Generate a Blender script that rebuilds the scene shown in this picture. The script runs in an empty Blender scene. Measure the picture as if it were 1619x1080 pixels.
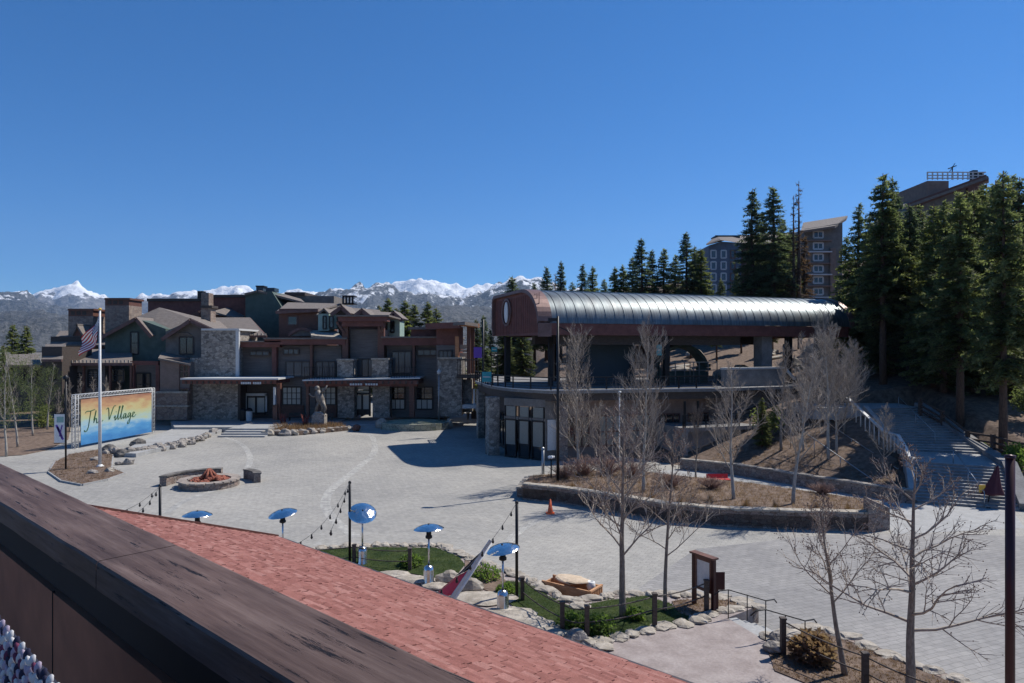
import bpy, math, random
from mathutils import Vector, noise, Matrix
random.seed(7)
SC = bpy.context.scene
# ---------------------------------------------------------------- camera, sky, sun, exposure
FP = 1080.0; CX = 809.5; HY = 552.0; EYE = 9.5
cam = bpy.data.cameras.new('camera'); camo = bpy.data.objects.new('camera', cam)
SC.collection.objects.link(camo); SC.camera = camo
cam.sensor_width = 36.0; cam.lens = 36.0 * FP / 1619.0
cam.shift_y = 12.0 / 1619.0
cam.clip_start = 0.05; cam.clip_end = 40000
camo.location = (0, 0, EYE); camo.rotation_euler = (math.radians(90), 0, 0)
SUN_AZ = math.radians(60.0); SUN_EL = math.radians(52.0)
W = bpy.data.worlds.new('World'); SC.world = W; W.use_nodes = True
wn = W.node_tree; wn.nodes.clear()
sky = wn.nodes.new('ShaderNodeTexSky'); sky.sky_type = 'NISHITA'; sky.sun_disc = False
sky.sun_elevation = SUN_EL; sky.sun_rotation = SUN_AZ
sky.altitude = 2400; sky.air_density = 1.0; sky.dust_density = 0.0; sky.ozone_density = 10.0
bg = wn.nodes.new('ShaderNodeBackground'); bg.inputs[1].default_value = 0.071
wo = wn.nodes.new('ShaderNodeOutputWorld')
hs = wn.nodes.new('ShaderNodeHueSaturation'); hs.inputs['Saturation'].default_value = 1.20; hs.inputs['Value'].default_value = 1.0
wn.links.new(sky.outputs[0], hs.inputs['Color']); wn.links.new(hs.outputs[0], bg.inputs[0]); wn.links.new(bg.outputs[0], wo.inputs[0])
sl = bpy.data.lights.new('sun', 'SUN'); sl.energy = 3.2; sl.angle = math.radians(0.5); sl.color = (1, .95, .87)
so = bpy.data.objects.new('sun', sl); SC.collection.objects.link(so)
sv = Vector((math.sin(SUN_AZ)*math.cos(SUN_EL), math.cos(SUN_AZ)*math.cos(SUN_EL), math.sin(SUN_EL)))
so.rotation_euler = sv.to_track_quat('Z', 'Y').to_euler(); so.location = (60, 40, 80)
SC.view_settings.view_transform = 'Standard'; SC.view_settings.look = 'None'
SC.view_settings.exposure = 0.85; SC.view_settings.gamma = 1.0
SC.view_settings.use_curve_mapping = False
SC.cycles.volume_bounces = 0; SC.cycles.volume_max_steps = 64

# ---------------------------------------------------------------- pixel to world
def X(px, d): return (px - CX) / FP * d
def Z(py, d): return EYE - (py - HY) / FP * d
def P(px, d, py): return (X(px, d), d, Z(py, d))
def G(px, py, z=0.0):
    d = (EYE - z) * FP / (py - HY); return (X(px, d), d)
def G3(px, py, z=0.0):
    a = G(px, py, z); return (a[0], a[1], z)
def sstep(t): t = max(0, min(1, t)); return t*t*(3-2*t)
def instair(x, y):
    t = (y-41)/17.0
    l = 24.9 + (x0s(y)-24.9); r = x1s(y)
    return 40.5 < y < 62 and l < x < r
def lint(tab, v):
    if v <= tab[0][0]: return tab[0][1]
    for (a, b), (c, d) in zip(tab, tab[1:]):
        if v <= c: return b + (d-b)*(v-a)/(c-a)
    return tab[-1][1]
def x0s(y): return lint([(40,24.2),(46,26.2),(50.5,28.6),(57,29.4),(62,30)], y)
def x1s(y): return lint([(40,31.5),(43.5,32.6),(49,35.6),(58,36.2),(62,36.5)], y)
def hill(x, y):
    s1 = (x-16.8)*.776 + (y-51.8)*.63; s2 = (x-24.6)*.1725 + (y-42.2)*.985
    s = min(s1, s2)
    if s <= 0: return -0.08
    h = .33*s if s < 15 else 4.95 + (s-15)*.17
    h *= sstep((x+4)/10)
    if 24 < x < 40 and 40 < y < 70 and instair(x, y):
        zs = (y-42)*.5 if y < 46 else 2.0 if y < 49 else 2+(y-49)*.325 if y < 57 else 4.6
        h = min(h, max(-.05, zs-.9))
    return h - .08

# ---------------------------------------------------------------- mesh helpers
WL = {}
class MB:
    def __init__(s): s.v = []; s.f = []; s.m = []; s.s = []; s.c = []
    def add(s, vs, fs, m=0, sm=False):
        s.c.append((len(s.v), len(s.f)))
        o = len(s.v); s.v.extend([tuple(q) for q in vs])
        for f in fs: s.f.append(tuple(i+o for i in f)); s.m.append(m); s.s.append(sm)
    def box(s, x0, x1, y0, y1, z0, z1, m=0):
        if x0 > x1: x0, x1 = x1, x0
        if y0 > y1: y0, y1 = y1, y0
        if z0 > z1: z0, z1 = z1, z0
        s.add([(x0,y0,z0),(x1,y0,z0),(x1,y1,z0),(x0,y1,z0),(x0,y0,z1),(x1,y0,z1),(x1,y1,z1),(x0,y1,z1)],
              [(0,3,2,1),(4,5,6,7),(0,1,5,4),(1,2,6,5),(2,3,7,6),(3,0,4,7)], m)
    def obox(s, c, d, rz=0, rx=0, ry=0, m=0):
        R = Matrix.Rotation(rz, 3, 'Z') @ Matrix.Rotation(ry, 3, 'Y') @ Matrix.Rotation(rx, 3, 'X')
        c = Vector(c); vs = []
        for z in (-.5, .5):
            for x, y in ((-.5,-.5),(.5,-.5),(.5,.5),(-.5,.5)):
                vs.append(c + R @ Vector((x*d[0], y*d[1], z*d[2])))
        s.add(vs, [(0,3,2,1),(4,5,6,7),(0,1,5,4),(1,2,6,5),(2,3,7,6),(3,0,4,7)], m)
    def bar(s, a, b, w, h=None, m=0):
        a = Vector(a); b = Vector(b); h = h or w; d = b - a; L = d.length
        if L < 1e-6: return
        d /= L; up = Vector((0,0,1)) if abs(d.z) < .95 else Vector((0,1,0))
        r = d.cross(up).normalized(); u = r.cross(d)
        vs = [q + r*sx*w/2 + u*sz*h/2 for q in (a, b) for sx, sz in ((-1,-1),(1,-1),(1,1),(-1,1))]
        s.add(vs, [(0,1,2,3),(7,6,5,4),(0,4,5,1),(1,5,6,2),(2,6,7,3),(3,7,4,0)], m)
    def prism(s, pts, z0, z1, m=0, mt=None):
        n = len(pts); vs = [(p[0],p[1],z0) for p in pts] + [(p[0],p[1],z1) for p in pts]
        s.add(vs, [tuple(range(n-1,-1,-1))] + [(i,(i+1)%n,(i+1)%n+n,i+n) for i in range(n)], m)
        s.add(vs[n:], [tuple(range(n))], m if mt is None else mt)
    def xzp(s, pts, y0, y1, m=0):
        n = len(pts); vs = [(p[0],y0,p[1]) for p in pts] + [(p[0],y1,p[1]) for p in pts]
        s.add(vs, [tuple(range(n)), tuple(range(2*n-1,n-1,-1))] + [(i,i+n,(i+1)%n+n,(i+1)%n) for i in range(n)], m)
    def slab(s, q, t, m=0):
        q = [Vector(p) for p in q]; n = (q[1]-q[0]).cross(q[2]-q[0]).normalized()
        if n.z < 0: n = -n
        k = len(q); vs = q + [p - n*t for p in q]
        s.add(vs, [tuple(range(k)), tuple(range(2*k-1,k-1,-1))] + [(i,i+k,(i+1)%k+k,(i+1)%k) for i in range(k)], m)
    def tube(s, pts, r, n=6, m=0, sm=True, cap=True):
        pts = [Vector(p) for p in pts]; k = len(pts)
        if not hasattr(r, '__len__'): r = [r]*k
        vs = []; pr = None
        for i, p in enumerate(pts):
            d = (pts[min(i+1,k-1)] - pts[max(i-1,0)])
            d = d.normalized() if d.length > 1e-9 else Vector((0,0,1))
            a = Vector((1,0,0)) if abs(d.x) < .8 else Vector((0,1,0))
            if pr is not None: a = pr
            u = (a - d*a.dot(d))
            u = u.normalized() if u.length > 1e-6 else d.orthogonal().normalized()
            pr = u; w = d.cross(u)
            for j in range(n):
                t = 2*math.pi*j/n; vs.append(p + (u*math.cos(t) + w*math.sin(t))*r[i])
        fs = [(i*n+j, i*n+(j+1)%n, (i+1)*n+(j+1)%n, (i+1)*n+j) for i in range(k-1) for j in range(n)]
        if cap: fs += [tuple(range(n-1,-1,-1)), tuple((k-1)*n+j for j in range(n))]
        s.add(vs, fs, m, sm)
    def lathe(s, c, prof, n=16, m=0, sm=True, sx=1, sy=1):
        vs = []; k = len(prof)
        for r, z in prof:
            for j in range(n):
                t = 2*math.pi*j/n; vs.append((c[0]+r*sx*math.cos(t), c[1]+r*sy*math.sin(t), c[2]+z))
        s.add(vs, [(i*n+j, i*n+(j+1)%n, (i+1)*n+(j+1)%n, (i+1)*n+j) for i in range(k-1) for j in range(n)], m, sm)
    def rock(s, c, r, seed=0, m=0, flat=.6, n=7):
        vs = []; rn = random.Random(seed); ox = rn.random()*50
        for i in range(n):
            ph = math.pi*i/(n-1)
            for j in range(9):
                t = 2*math.pi*j/9
                q = Vector((math.sin(ph)*math.cos(t), math.sin(ph)*math.sin(t), math.cos(ph)))
                k = 1 + .45*noise.noise(q*1.3 + Vector((ox,ox,0))) + .18*noise.noise(q*3+Vector((0,ox,ox)))
                q = Vector((q.x*r[0]*k, q.y*r[1]*k, q.z*r[2]*k*1.0)); vs.append((c[0]+q.x, c[1]+q.y, c[2]+q.z))
        s.add(vs, [(i*9+j, (i+1)*9+j, (i+1)*9+(j+1)%9, i*9+(j+1)%9) for i in range(n-1) for j in range(9)], m, False)
    def split(s, name, mats, parent):
        r = None; c = s.c + [(len(s.v), len(s.f))]
        for (v0, f0), (v1, f1) in zip(c, c[1:]):
            q = MB(); q.v = s.v[v0:v1]; q.f = [tuple(i-v0 for i in f) for f in s.f[f0:f1]]; q.m = s.m[f0:f1]; q.s = s.s[f0:f1]
            o = q.build(name, mats, parent); r = r or o
        return r
    def build(s, name, mats, parent=None, org=None):
        me = bpy.data.meshes.new(name)
        o3 = Vector((0,0,0))
        if parent is not None: o3 = WL.get(parent.name, Vector((0,0,0)))
        elif org is not None: o3 = Vector(org)
        me.from_pydata([(v[0]-o3.x, v[1]-o3.y, v[2]-o3.z) for v in s.v], [], s.f)
        if not isinstance(mats, (list, tuple)): mats = [mats]
        for mt in mats: me.materials.append(mt)
        me.polygons.foreach_set('material_index', s.m); me.polygons.foreach_set('use_smooth', s.s)
        me.update()
        o = bpy.data.objects.new(name, me); SC.collection.objects.link(o)
        if parent is not None: o.parent = parent; WL[o.name] = o3
        elif org is not None: o.location = o3; WL[o.name] = o3
        return o
def tag(o, label=None, cat=None, group=None, kind=None):
    if label: o['label'] = label
    if cat: o['category'] = cat
    if group: o['group'] = group
    if kind: o['kind'] = kind
    return o
def thing(name, label, cat, loc=(0,0,0), rz=0, group=None):
    o = bpy.data.objects.new(name, None); SC.collection.objects.link(o)
    o.empty_display_size = .3; o.location = loc; o.rotation_euler = (0,0,rz)
    WL[o.name] = Vector(loc) if rz == 0 else Vector((0,0,0))
    return tag(o, label, cat, group)
def dup(root, loc, rz=0, sc=1, label=None, group=None):
    r = root.copy(); SC.collection.objects.link(r); r.location = loc; r.rotation_euler = (0,0,rz)
    r.scale = (sc,sc,sc) if not hasattr(sc, '__len__') else sc
    if label: r['label'] = label
    if group: r['group'] = group
    for ch in list(root.children):
        c = ch.copy(); SC.collection.objects.link(c); c.parent = r
        for g in list(ch.children):
            d = g.copy(); SC.collection.objects.link(d); d.parent = c
    return r
def struct(name, mb, m, org=None):
    o = mb.build(name, m, None, org); o['kind'] = 'structure'; return o
ORD = ['first','second','third','fourth','fifth','sixth','seventh','eighth','ninth','tenth','eleventh','twelfth','thirteenth','fourteenth','fifteenth','sixteenth','seventeenth','eighteenth','nineteenth','twentieth','twenty-first','twenty-second','twenty-third','twenty-fourth','twenty-fifth','twenty-sixth','twenty-seventh','twenty-eighth','twenty-ninth','thirtieth','thirty-first','thirty-second','thirty-third','thirty-fourth','thirty-fifth','thirty-sixth','thirty-seventh','thirty-eighth','thirty-ninth','fortieth','forty-first','forty-second','forty-third','forty-fourth','forty-fifth']

# ---------------------------------------------------------------- materials
def newmat(name):
    m = bpy.data.materials.new(name); m.use_nodes = True
    nt = m.node_tree; b = nt.nodes['Principled BSDF']; return m, nt, b
def N(nt, t, **k):
    n = nt.nodes.new(t)
    for a, v in k.items(): setattr(n, a, v)
    return n
def ramp(nt, fac, stops, interp='LINEAR'):
    r = N(nt, 'ShaderNodeValToRGB'); r.color_ramp.interpolation = interp; e = r.color_ramp.elements
    while len(e) < len(stops): e.new(.5)
    for i, (p, c) in enumerate(stops): e[i].position = p; e[i].color = (c[0],c[1],c[2],1)
    nt.links.new(fac, r.inputs[0]); return r.outputs[0]
def coords(nt, stretch=(1,1,1), rot=(0,0,0)):
    t = N(nt, 'ShaderNodeTexCoord'); mp = N(nt, 'ShaderNodeMapping')
    mp.inputs['Scale'].default_value = stretch; mp.inputs['Rotation'].default_value = rot
    nt.links.new(t.outputs['Object'], mp.inputs[0]); return mp.outputs[0]
def ntex(nt, v, scale, det=6, rough=.6):
    n = N(nt, 'ShaderNodeTexNoise'); n.inputs['Scale'].default_value = scale; n.inputs['Detail'].default_value = det
    n.inputs['Roughness'].default_value = rough; nt.links.new(v, n.inputs['Vector']); return n.outputs[0]
def bump(nt, b, h, st=.3, dist=.02):
    n = N(nt, 'ShaderNodeBump'); n.inputs['Strength'].default_value = st; n.inputs['Distance'].default_value = dist
    nt.links.new(h, n.inputs['Height']); nt.links.new(n.outputs[0], b.inputs['Normal'])
def mixc(nt, f, a, b, mode='MIX'):
    n = N(nt, 'ShaderNodeMix', data_type='RGBA', blend_type=mode)
    for s, v in ((0, f), (6, a), (7, b)):
        if isinstance(v, (int, float)): n.inputs[s].default_value = v
        elif isinstance(v, tuple): n.inputs[s].default_value = (v[0],v[1],v[2],1)
        else: nt.links.new(v, n.inputs[s])
    return n.outputs[2]
def nm(name, c1, c2, scale=4, rough=.8, bp=.25, stretch=(1,1,1), metal=0, lo=.35, hi=.65, bd=.02, spec=None):
    m, nt, b = newmat(name); v = coords(nt, stretch); f = ntex(nt, v, scale)
    f2 = ntex(nt, v, scale*7.3, 4)
    c = ramp(nt, f, [(lo, c1), (hi, c2)])
    c = mixc(nt, .35, c, ramp(nt, f2, [(.3,(.45,.45,.45)),(.7,(1.25,1.25,1.25))]), 'MULTIPLY')
    nt.links.new(c, b.inputs['Base Color'])
    b.inputs['Roughness'].default_value = rough; b.inputs['Metallic'].default_value = metal
    if spec is not None: b.inputs['Specular IOR Level'].default_value = spec
    if bp: bump(nt, b, f2, bp, bd)
    return m
def stone(name, cols, scale=2.2, mortar=(.09,.085,.08), stretch=(1,1,1.5), edge=.05, bp=.6):
    m, nt, b = newmat(name); v = coords(nt, stretch)
    w = ntex(nt, v, 3, 3); dv = N(nt, 'ShaderNodeVectorMath', operation='MULTIPLY_ADD')
    nt.links.new(w, dv.inputs[0]); dv.inputs[1].default_value = (.3,.3,.3); nt.links.new(v, dv.inputs[2])
    a = N(nt, 'ShaderNodeTexVoronoi'); a.inputs['Scale'].default_value = scale; nt.links.new(dv.outputs[0], a.inputs['Vector'])
    e = N(nt, 'ShaderNodeTexVoronoi', feature='DISTANCE_TO_EDGE'); e.inputs['Scale'].default_value = scale; nt.links.new(dv.outputs[0], e.inputs['Vector'])
    sp = N(nt, 'ShaderNodeSeparateColor'); nt.links.new(a.outputs['Color'], sp.inputs[0])
    c = ramp(nt, sp.outputs[0], [(i/max(1,len(cols)-1), q) for i, q in enumerate(cols)])
    f2 = ntex(nt, v, 14, 5); c = mixc(nt, .5, c, ramp(nt, f2, [(.3,(.5,.5,.5)),(.7,(1.3,1.3,1.3))]), 'MULTIPLY')
    k = ramp(nt, e.outputs['Distance'], [(0,(0,0,0)),(edge,(1,1,1))])
    c = mixc(nt, k, mortar, c); nt.links.new(c, b.inputs['Base Color']); b.inputs['Roughness'].default_value = .9
    h = mixc(nt, .3, k, f2); bump(nt, b, h, bp, .04); return m
def flat(name, c, rough=.5, metal=0, coat=0, spec=None):
    m, nt, b = newmat(name); b.inputs['Base Color'].default_value = (c[0],c[1],c[2],1)
    b.inputs['Roughness'].default_value = rough; b.inputs['Metallic'].default_value = metal
    b.inputs['Coat Weight'].default_value = coat
    v = coords(nt); f = ntex(nt, v, 9, 4)
    nt.links.new(mixc(nt, .3, (c[0],c[1],c[2]), ramp(nt, f, [(.3,(c[0]*.6,c[1]*.6,c[2]*.6)),(.7,(min(1,c[0]*1.3),min(1,c[1]*1.3),min(1,c[2]*1.3)))])), b.inputs['Base Color'])
    return m
def leafm(name, c1, c2, scale=.8):
    m, nt, b = newmat(name); v = coords(nt); f = ntex(nt, v, scale, 4)
    f2 = ntex(nt, v, scale*9, 2)
    c = ramp(nt, f, [(.35,c1),(.65,c2)]); c = mixc(nt, .5, c, ramp(nt, f2, [(.3,(.4,.4,.4)),(.7,(1.5,1.5,1.5))]), 'MULTIPLY')
    nt.links.new(c, b.inputs['Base Color']); b.inputs['Roughness'].default_value = .7
    b.inputs['Specular IOR Level'].default_value = .25
    tr = N(nt, 'ShaderNodeBsdfTranslucent'); nt.links.new(mixc(nt, 1.0, c, (1.5,1.6,1.1), 'MULTIPLY'), tr.inputs[0]); mx = N(nt, 'ShaderNodeMixShader'); mx.inputs[0].default_value = .48
    nt.links.new(b.outputs[0], mx.inputs[1]); nt.links.new(tr.outputs[0], mx.inputs[2]); nt.links.new(mx.outputs[0], nt.nodes['Material Output'].inputs[0]); return m

def pavermat(name, c1, c2, mort, bw, bh, rot=0, big=.12):
    m, nt, b = newmat(name); v = coords(nt, (1,1,1), (0,0,rot))
    w = ntex(nt, v, .5, 2); dv = N(nt, 'ShaderNodeVectorMath', operation='MULTIPLY_ADD')
    nt.links.new(w, dv.inputs[0]); dv.inputs[1].default_value = (.25,.25,0); nt.links.new(v, dv.inputs[2])
    br = N(nt, 'ShaderNodeTexBrick'); nt.links.new(dv.outputs[0], br.inputs['Vector'])
    br.inputs['Scale'].default_value = 1; br.inputs['Brick Width'].default_value = bw; br.inputs['Row Height'].default_value = bh
    br.inputs['Mortar Size'].default_value = .012; br.inputs['Mortar Smooth'].default_value = .3
    br.inputs['Color1'].default_value = (*c1,1); br.inputs['Color2'].default_value = (*c2,1); br.inputs['Mortar'].default_value = (*mort,1)
    f = ntex(nt, v, big, 6, .65); f2 = ntex(nt, v, 2.5, 5)
    c = mixc(nt, .8, br.outputs['Color'], ramp(nt, f, [(.3,(.72,.72,.73)),(.5,(1,.99,.97)),(.72,(1.25,1.22,1.17))]), 'MULTIPLY')
    c = mixc(nt, .6, c, ramp(nt, f2, [(.3,(.75,.75,.76)),(.7,(1.2,1.2,1.2))]), 'MULTIPLY')
    st = ntex(nt, v, .55, 7, .75); c = mixc(nt, ramp(nt, st, [(.62,(0,0,0)),(.70,(.5,.5,.5))]), c, (.42,.41,.40))
    nt.links.new(c, b.inputs['Base Color']); b.inputs['Roughness'].default_value = .85
    bump(nt, b, mixc(nt, .5, br.outputs['Fac'], f2), -.25, .01); return m

M = {}
M['paver'] = pavermat('paver', (.345,.332,.305), (.30,.29,.268), (.20,.196,.185), .42, .21, .5)
M['paver_light'] = pavermat('paver_light', (.43,.42,.39), (.30,.295,.28), (.2,.195,.185), .3, .3, .2)
M['paver_road'] = pavermat('paver_road', (.285,.276,.268), (.245,.238,.232), (.16,.156,.152), .46, .23, -.35)
M['earth'] = nm('earth', (.10,.07,.05), (.20,.155,.115), .6, .95, .5, bd=.06)
M['mulch'] = nm('mulch', (.10,.065,.045), (.22,.155,.115), 2.5, .95, .8, bd=.05)
M['soil_far'] = nm('soil_far', (.12,.10,.08), (.20,.18,.15), .01, .95, 0)
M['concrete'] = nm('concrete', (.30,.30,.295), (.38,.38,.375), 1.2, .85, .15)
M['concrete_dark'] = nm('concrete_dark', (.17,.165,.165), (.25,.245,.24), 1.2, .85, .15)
M['patio'] = nm('patio', (.26,.215,.20), (.36,.31,.29), 1.6, .85, .3)
M['stone_w'] = stone('stone_w', [(.15,.13,.112),(.31,.27,.23),(.44,.39,.33),(.22,.195,.175)], 2.7)
M['stone_dk'] = stone('stone_dk', [(.17,.125,.10),(.29,.215,.18),(.22,.19,.17),(.36,.29,.245)], 3.2, (.05,.04,.04))
M['stone_lt'] = nm('stone_lt', (.27,.235,.19), (.47,.42,.355), 3, .9, .6, bd=.03)
M['rock'] = nm('rock', (.20,.18,.16), (.40,.36,.32), 1.6, .92, .8, bd=.06)
M['rock_dk'] = nm('rock_dk', (.07,.065,.06), (.22,.20,.18), 1.8, .92, .8, bd=.06)
M['chim'] = stone('chim', [(.22,.15,.12),(.32,.25,.2),(.26,.2,.17)], 1.8)
M['maroon'] = nm('maroon', (.125,.042,.032), (.19,.068,.052), 1.5, .65, .1)
M['rustwood'] = nm('rustwood', (.10,.042,.03), (.18,.078,.052), 2, .6, .15, (1,1,6))
M['sunlitwood'] = nm('sunlitwood', (.42,.17,.07), (.55,.25,.11), 2, .6, .15, (1,1,5))  # orange of sunlit timber put into the base colour
M['darkwood'] = nm('darkwood', (.045,.034,.028), (.085,.064,.054), 3, .7, .2, (1,1,5))
M['siding'] = nm('siding', (.135,.115,.103), (.195,.168,.152), 1.5, .75, .15, (.4,1,4))
M['siding_tan'] = nm('siding_tan', (.21,.145,.115), (.27,.19,.15), 1.5, .8, .12)
M['green'] = nm('green', (.055,.085,.072), (.08,.118,.10), 1.2, .75, .1)
M['palegreen'] = nm('palegreen', (.26,.36,.31), (.33,.44,.38), 1.5, .75, .1)
M['greywall'] = nm('greywall', (.15,.132,.115), (.21,.188,.168), 1.2, .8, .1)
M['roofb'] = nm('roofb', (.145,.122,.107), (.225,.192,.170), 2.2, .9, .5, (1,3,3), bd=.05)
M['rooftrim'] = nm('rooftrim', (.12,.065,.055), (.18,.10,.085), 2, .7, .1)
M['metal_dk'] = flat('metal_dk', (.02,.02,.022), .45, .5)
M['metal_red'] = flat('metal_red', (.045,.012,.014), .4, .3)
M['metal_gr'] = flat('metal_gr', (.35,.36,.37), .35, .8)
M['steel'] = flat('steel', (.62,.64,.66), .22, 1.0)
M['white'] = flat('white', (.72,.72,.70), .5)
M['whitetrim'] = flat('whitetrim', (.55,.55,.54), .6)
M['black'] = flat('black', (.012,.012,.014), .6)
M['blackfab'] = flat('blackfab', (.03,.03,.035), .9)
M['pane_lt'] = flat('pane_lt', (.20,.21,.19), .25)
M['pane_gn'] = flat('pane_gn', (.22,.26,.24), .15)
M['teal'] = flat('teal', (.03,.055,.075), .5)
M['tealsign'] = flat('tealsign', (.02,.30,.33), .5)
M['bluesign'] = flat('bluesign', (.05,.20,.42), .5)
M['purple'] = flat('purple', (.16,.07,.42), .7)
M['red'] = flat('red', (.52,.03,.03), .6)
M['orange'] = flat('orange', (.85,.13,.03), .5)
M['yellow'] = flat('yellow', (.75,.45,.06), .6)
M['redfab'] = flat('redfab', (.75,.08,.12), .8)
M['maroonfab'] = flat('maroonfab', (.07,.015,.025), .85)
M['firewood'] = nm('firewood', (.16,.045,.028), (.36,.11,.06), 4, .8, .6)
M['tanwood'] = nm('tanwood', (.42,.20,.09), (.60,.34,.18), 3, .7, .2, (1,1,3))
M['sandstone'] = nm('sandstone', (.50,.38,.26), (.66,.53,.39), 2, .85, .3)
M['bronze'] = nm('bronze', (.05,.04,.035), (.15,.12,.10), 5, .5, .4, metal=.5)
M['bark'] = nm('bark', (.16,.132,.105), (.31,.265,.22), 6, .9, .6, (3,3,1))
M['barkw'] = nm('barkw', (.30,.275,.24), (.46,.43,.38), 5, .85, .4, (3,3,1))
M['barkp'] = nm('barkp', (.06,.04,.03), (.14,.09,.065), 5, .95, .7, (3,3,.7))
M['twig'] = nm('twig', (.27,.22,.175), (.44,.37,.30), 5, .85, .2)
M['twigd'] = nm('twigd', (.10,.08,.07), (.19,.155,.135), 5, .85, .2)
M['bud'] = flat('bud', (.16,.10,.08), .8)
M['grass'] = leafm('grass', (.045,.075,.022), (.095,.125,.04), 1.5)
M['straw'] = leafm('straw', (.15,.085,.058), (.26,.175,.125), 1.5)
M['needle'] = leafm('needle', (.085,.115,.055), (.22,.235,.11), .45)
M['needle2'] = leafm('needle2', (.075,.105,.065), (.17,.20,.12), .4)
M['needle3'] = leafm('needle3', (.12,.15,.05), (.25,.265,.11), .5)
M['needled'] = leafm('needled', (.08,.045,.03), (.15,.09,.06), .5)
M['shrub'] = leafm('shrub', (.07,.12,.025), (.16,.22,.06), 1.5)
M['leafy'] = leafm('leafy', (.08,.10,.04), (.15,.17,.08), 1.2)
M['shingle1'] = nm('shingle1', (.235,.088,.068), (.315,.125,.10), 5, .92, .6)
M['shingle2'] = nm('shingle2', (.265,.108,.086), (.345,.145,.118), 5, .92, .6)
M['shingle3'] = nm('shingle3', (.195,.070,.054), (.265,.098,.078), 5, .92, .6)
M['shingle4'] = nm('shingle4', (.30,.135,.11), (.38,.175,.145), 5, .92, .6)
def glassm(name, c, r=.08):
    m, nt, b = newmat(name); b.inputs['Base Color'].default_value = (*c,1); b.inputs['Roughness'].default_value = r
    b.inputs['Specular IOR Level'].default_value = .8; v = coords(nt, (.6,.6,.6)); bump(nt, b, ntex(nt, v, 1.2, 2), .05, .05); return m
M['glass'] = glassm('glass', (.02,.022,.026))
M['glass_b'] = glassm('glass_b', (.05,.065,.08), .12)
# ================================================================ GROUND, TERRAIN, MOUNTAINS
m = MB(); m.prism([(14000*math.cos(i*math.pi/24), 14000*math.sin(i*math.pi/24)) for i in range(48)], -.5, -.12)
struct('ground', m, M['soil_far'])
# plaza sheet
m = MB(); m.add([(-60,-10,0),(70,-10,0),(70,46,0),(30,46,0),(30,60,0),(12,90,0),(12,125,0),(-60,125,0)], [tuple(range(8))])
struct('plaza_paving', m, M['paver'])
# hillside
m = MB(); nx, ny = 270, 260; vs = []
for j in range(ny+1):
    for i in range(nx+1):
        x = -8 + i*1.0; y = 34 + (j/ny)**1.8*326
        vs.append((x, y, hill(x, y) + (.12*noise.noise(Vector((x*.25,y*.25,0))) if hill(x,y) > .2 else 0)))
m.add(vs, [(j*(nx+1)+i, j*(nx+1)+i+1, (j+1)*(nx+1)+i+1, (j+1)*(nx+1)+i) for j in range(ny) for i in range(nx)], 0, True)
struct('hillside_terrain', m, M['mulch'])
# left lawn bank beyond the rail
m = MB(); pl = [G(px,py,0) for px,py in ((-60,752),(0,722),(35,720),(75,712),(108,695),(113,672),(120,655),(60,640),(-60,640))]
m.prism(pl, -.1, .05); struct('planting_bank_ground', m, M['mulch'])

def interp(tab, x):
    if x <= tab[0][0]: return tab[0][1]
    for (a, b), (c, d) in zip(tab, tab[1:]):
        if x <= c: return b + (d-b)*(x-a)/(c-a)
    return tab[-1][1]
def ridge(name, tab, D, L, amp, mat, fr=.0009, seed=0, n=420, k=60, x0=-80, x1=1700):
    m = MB(); vs = []
    for i in range(n+1):
        px = x0 + (x1-x0)*i/n; crest = (HY - interp(tab, px)) * D/FP
        dx = (px-CX)/FP
        for j in range(k+1):
            u = j/k; y = D - L + u*(L*1.35); s = min(1.0, u*1.35)
            back = max(0, u*1.35-1)
            sh = s**1.25 if back == 0 else 1 - back*1.6
            p = Vector((dx*y*fr, y*fr, seed))
            r = noise.ridged_multi_fractal(p*3, .9, 2.1, 6, 1.0, 2.0) - .9
            r2 = noise.fractal(p*14, .8, 2, 4)
            h = crest*sh + amp*r*min(1, 3*s)*(1-.75*sh if back == 0 else .4) + amp*.24*r2*min(1,3*s)
            vs.append((dx*y, y, h + 2))
    m.add(vs, [(i*(k+1)+j, (i+1)*(k+1)+j, (i+1)*(k+1)+j+1, i*(k+1)+j+1) for i in range(n) for j in range(k)], 0, True)
    return struct(name, m, mat)
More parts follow.
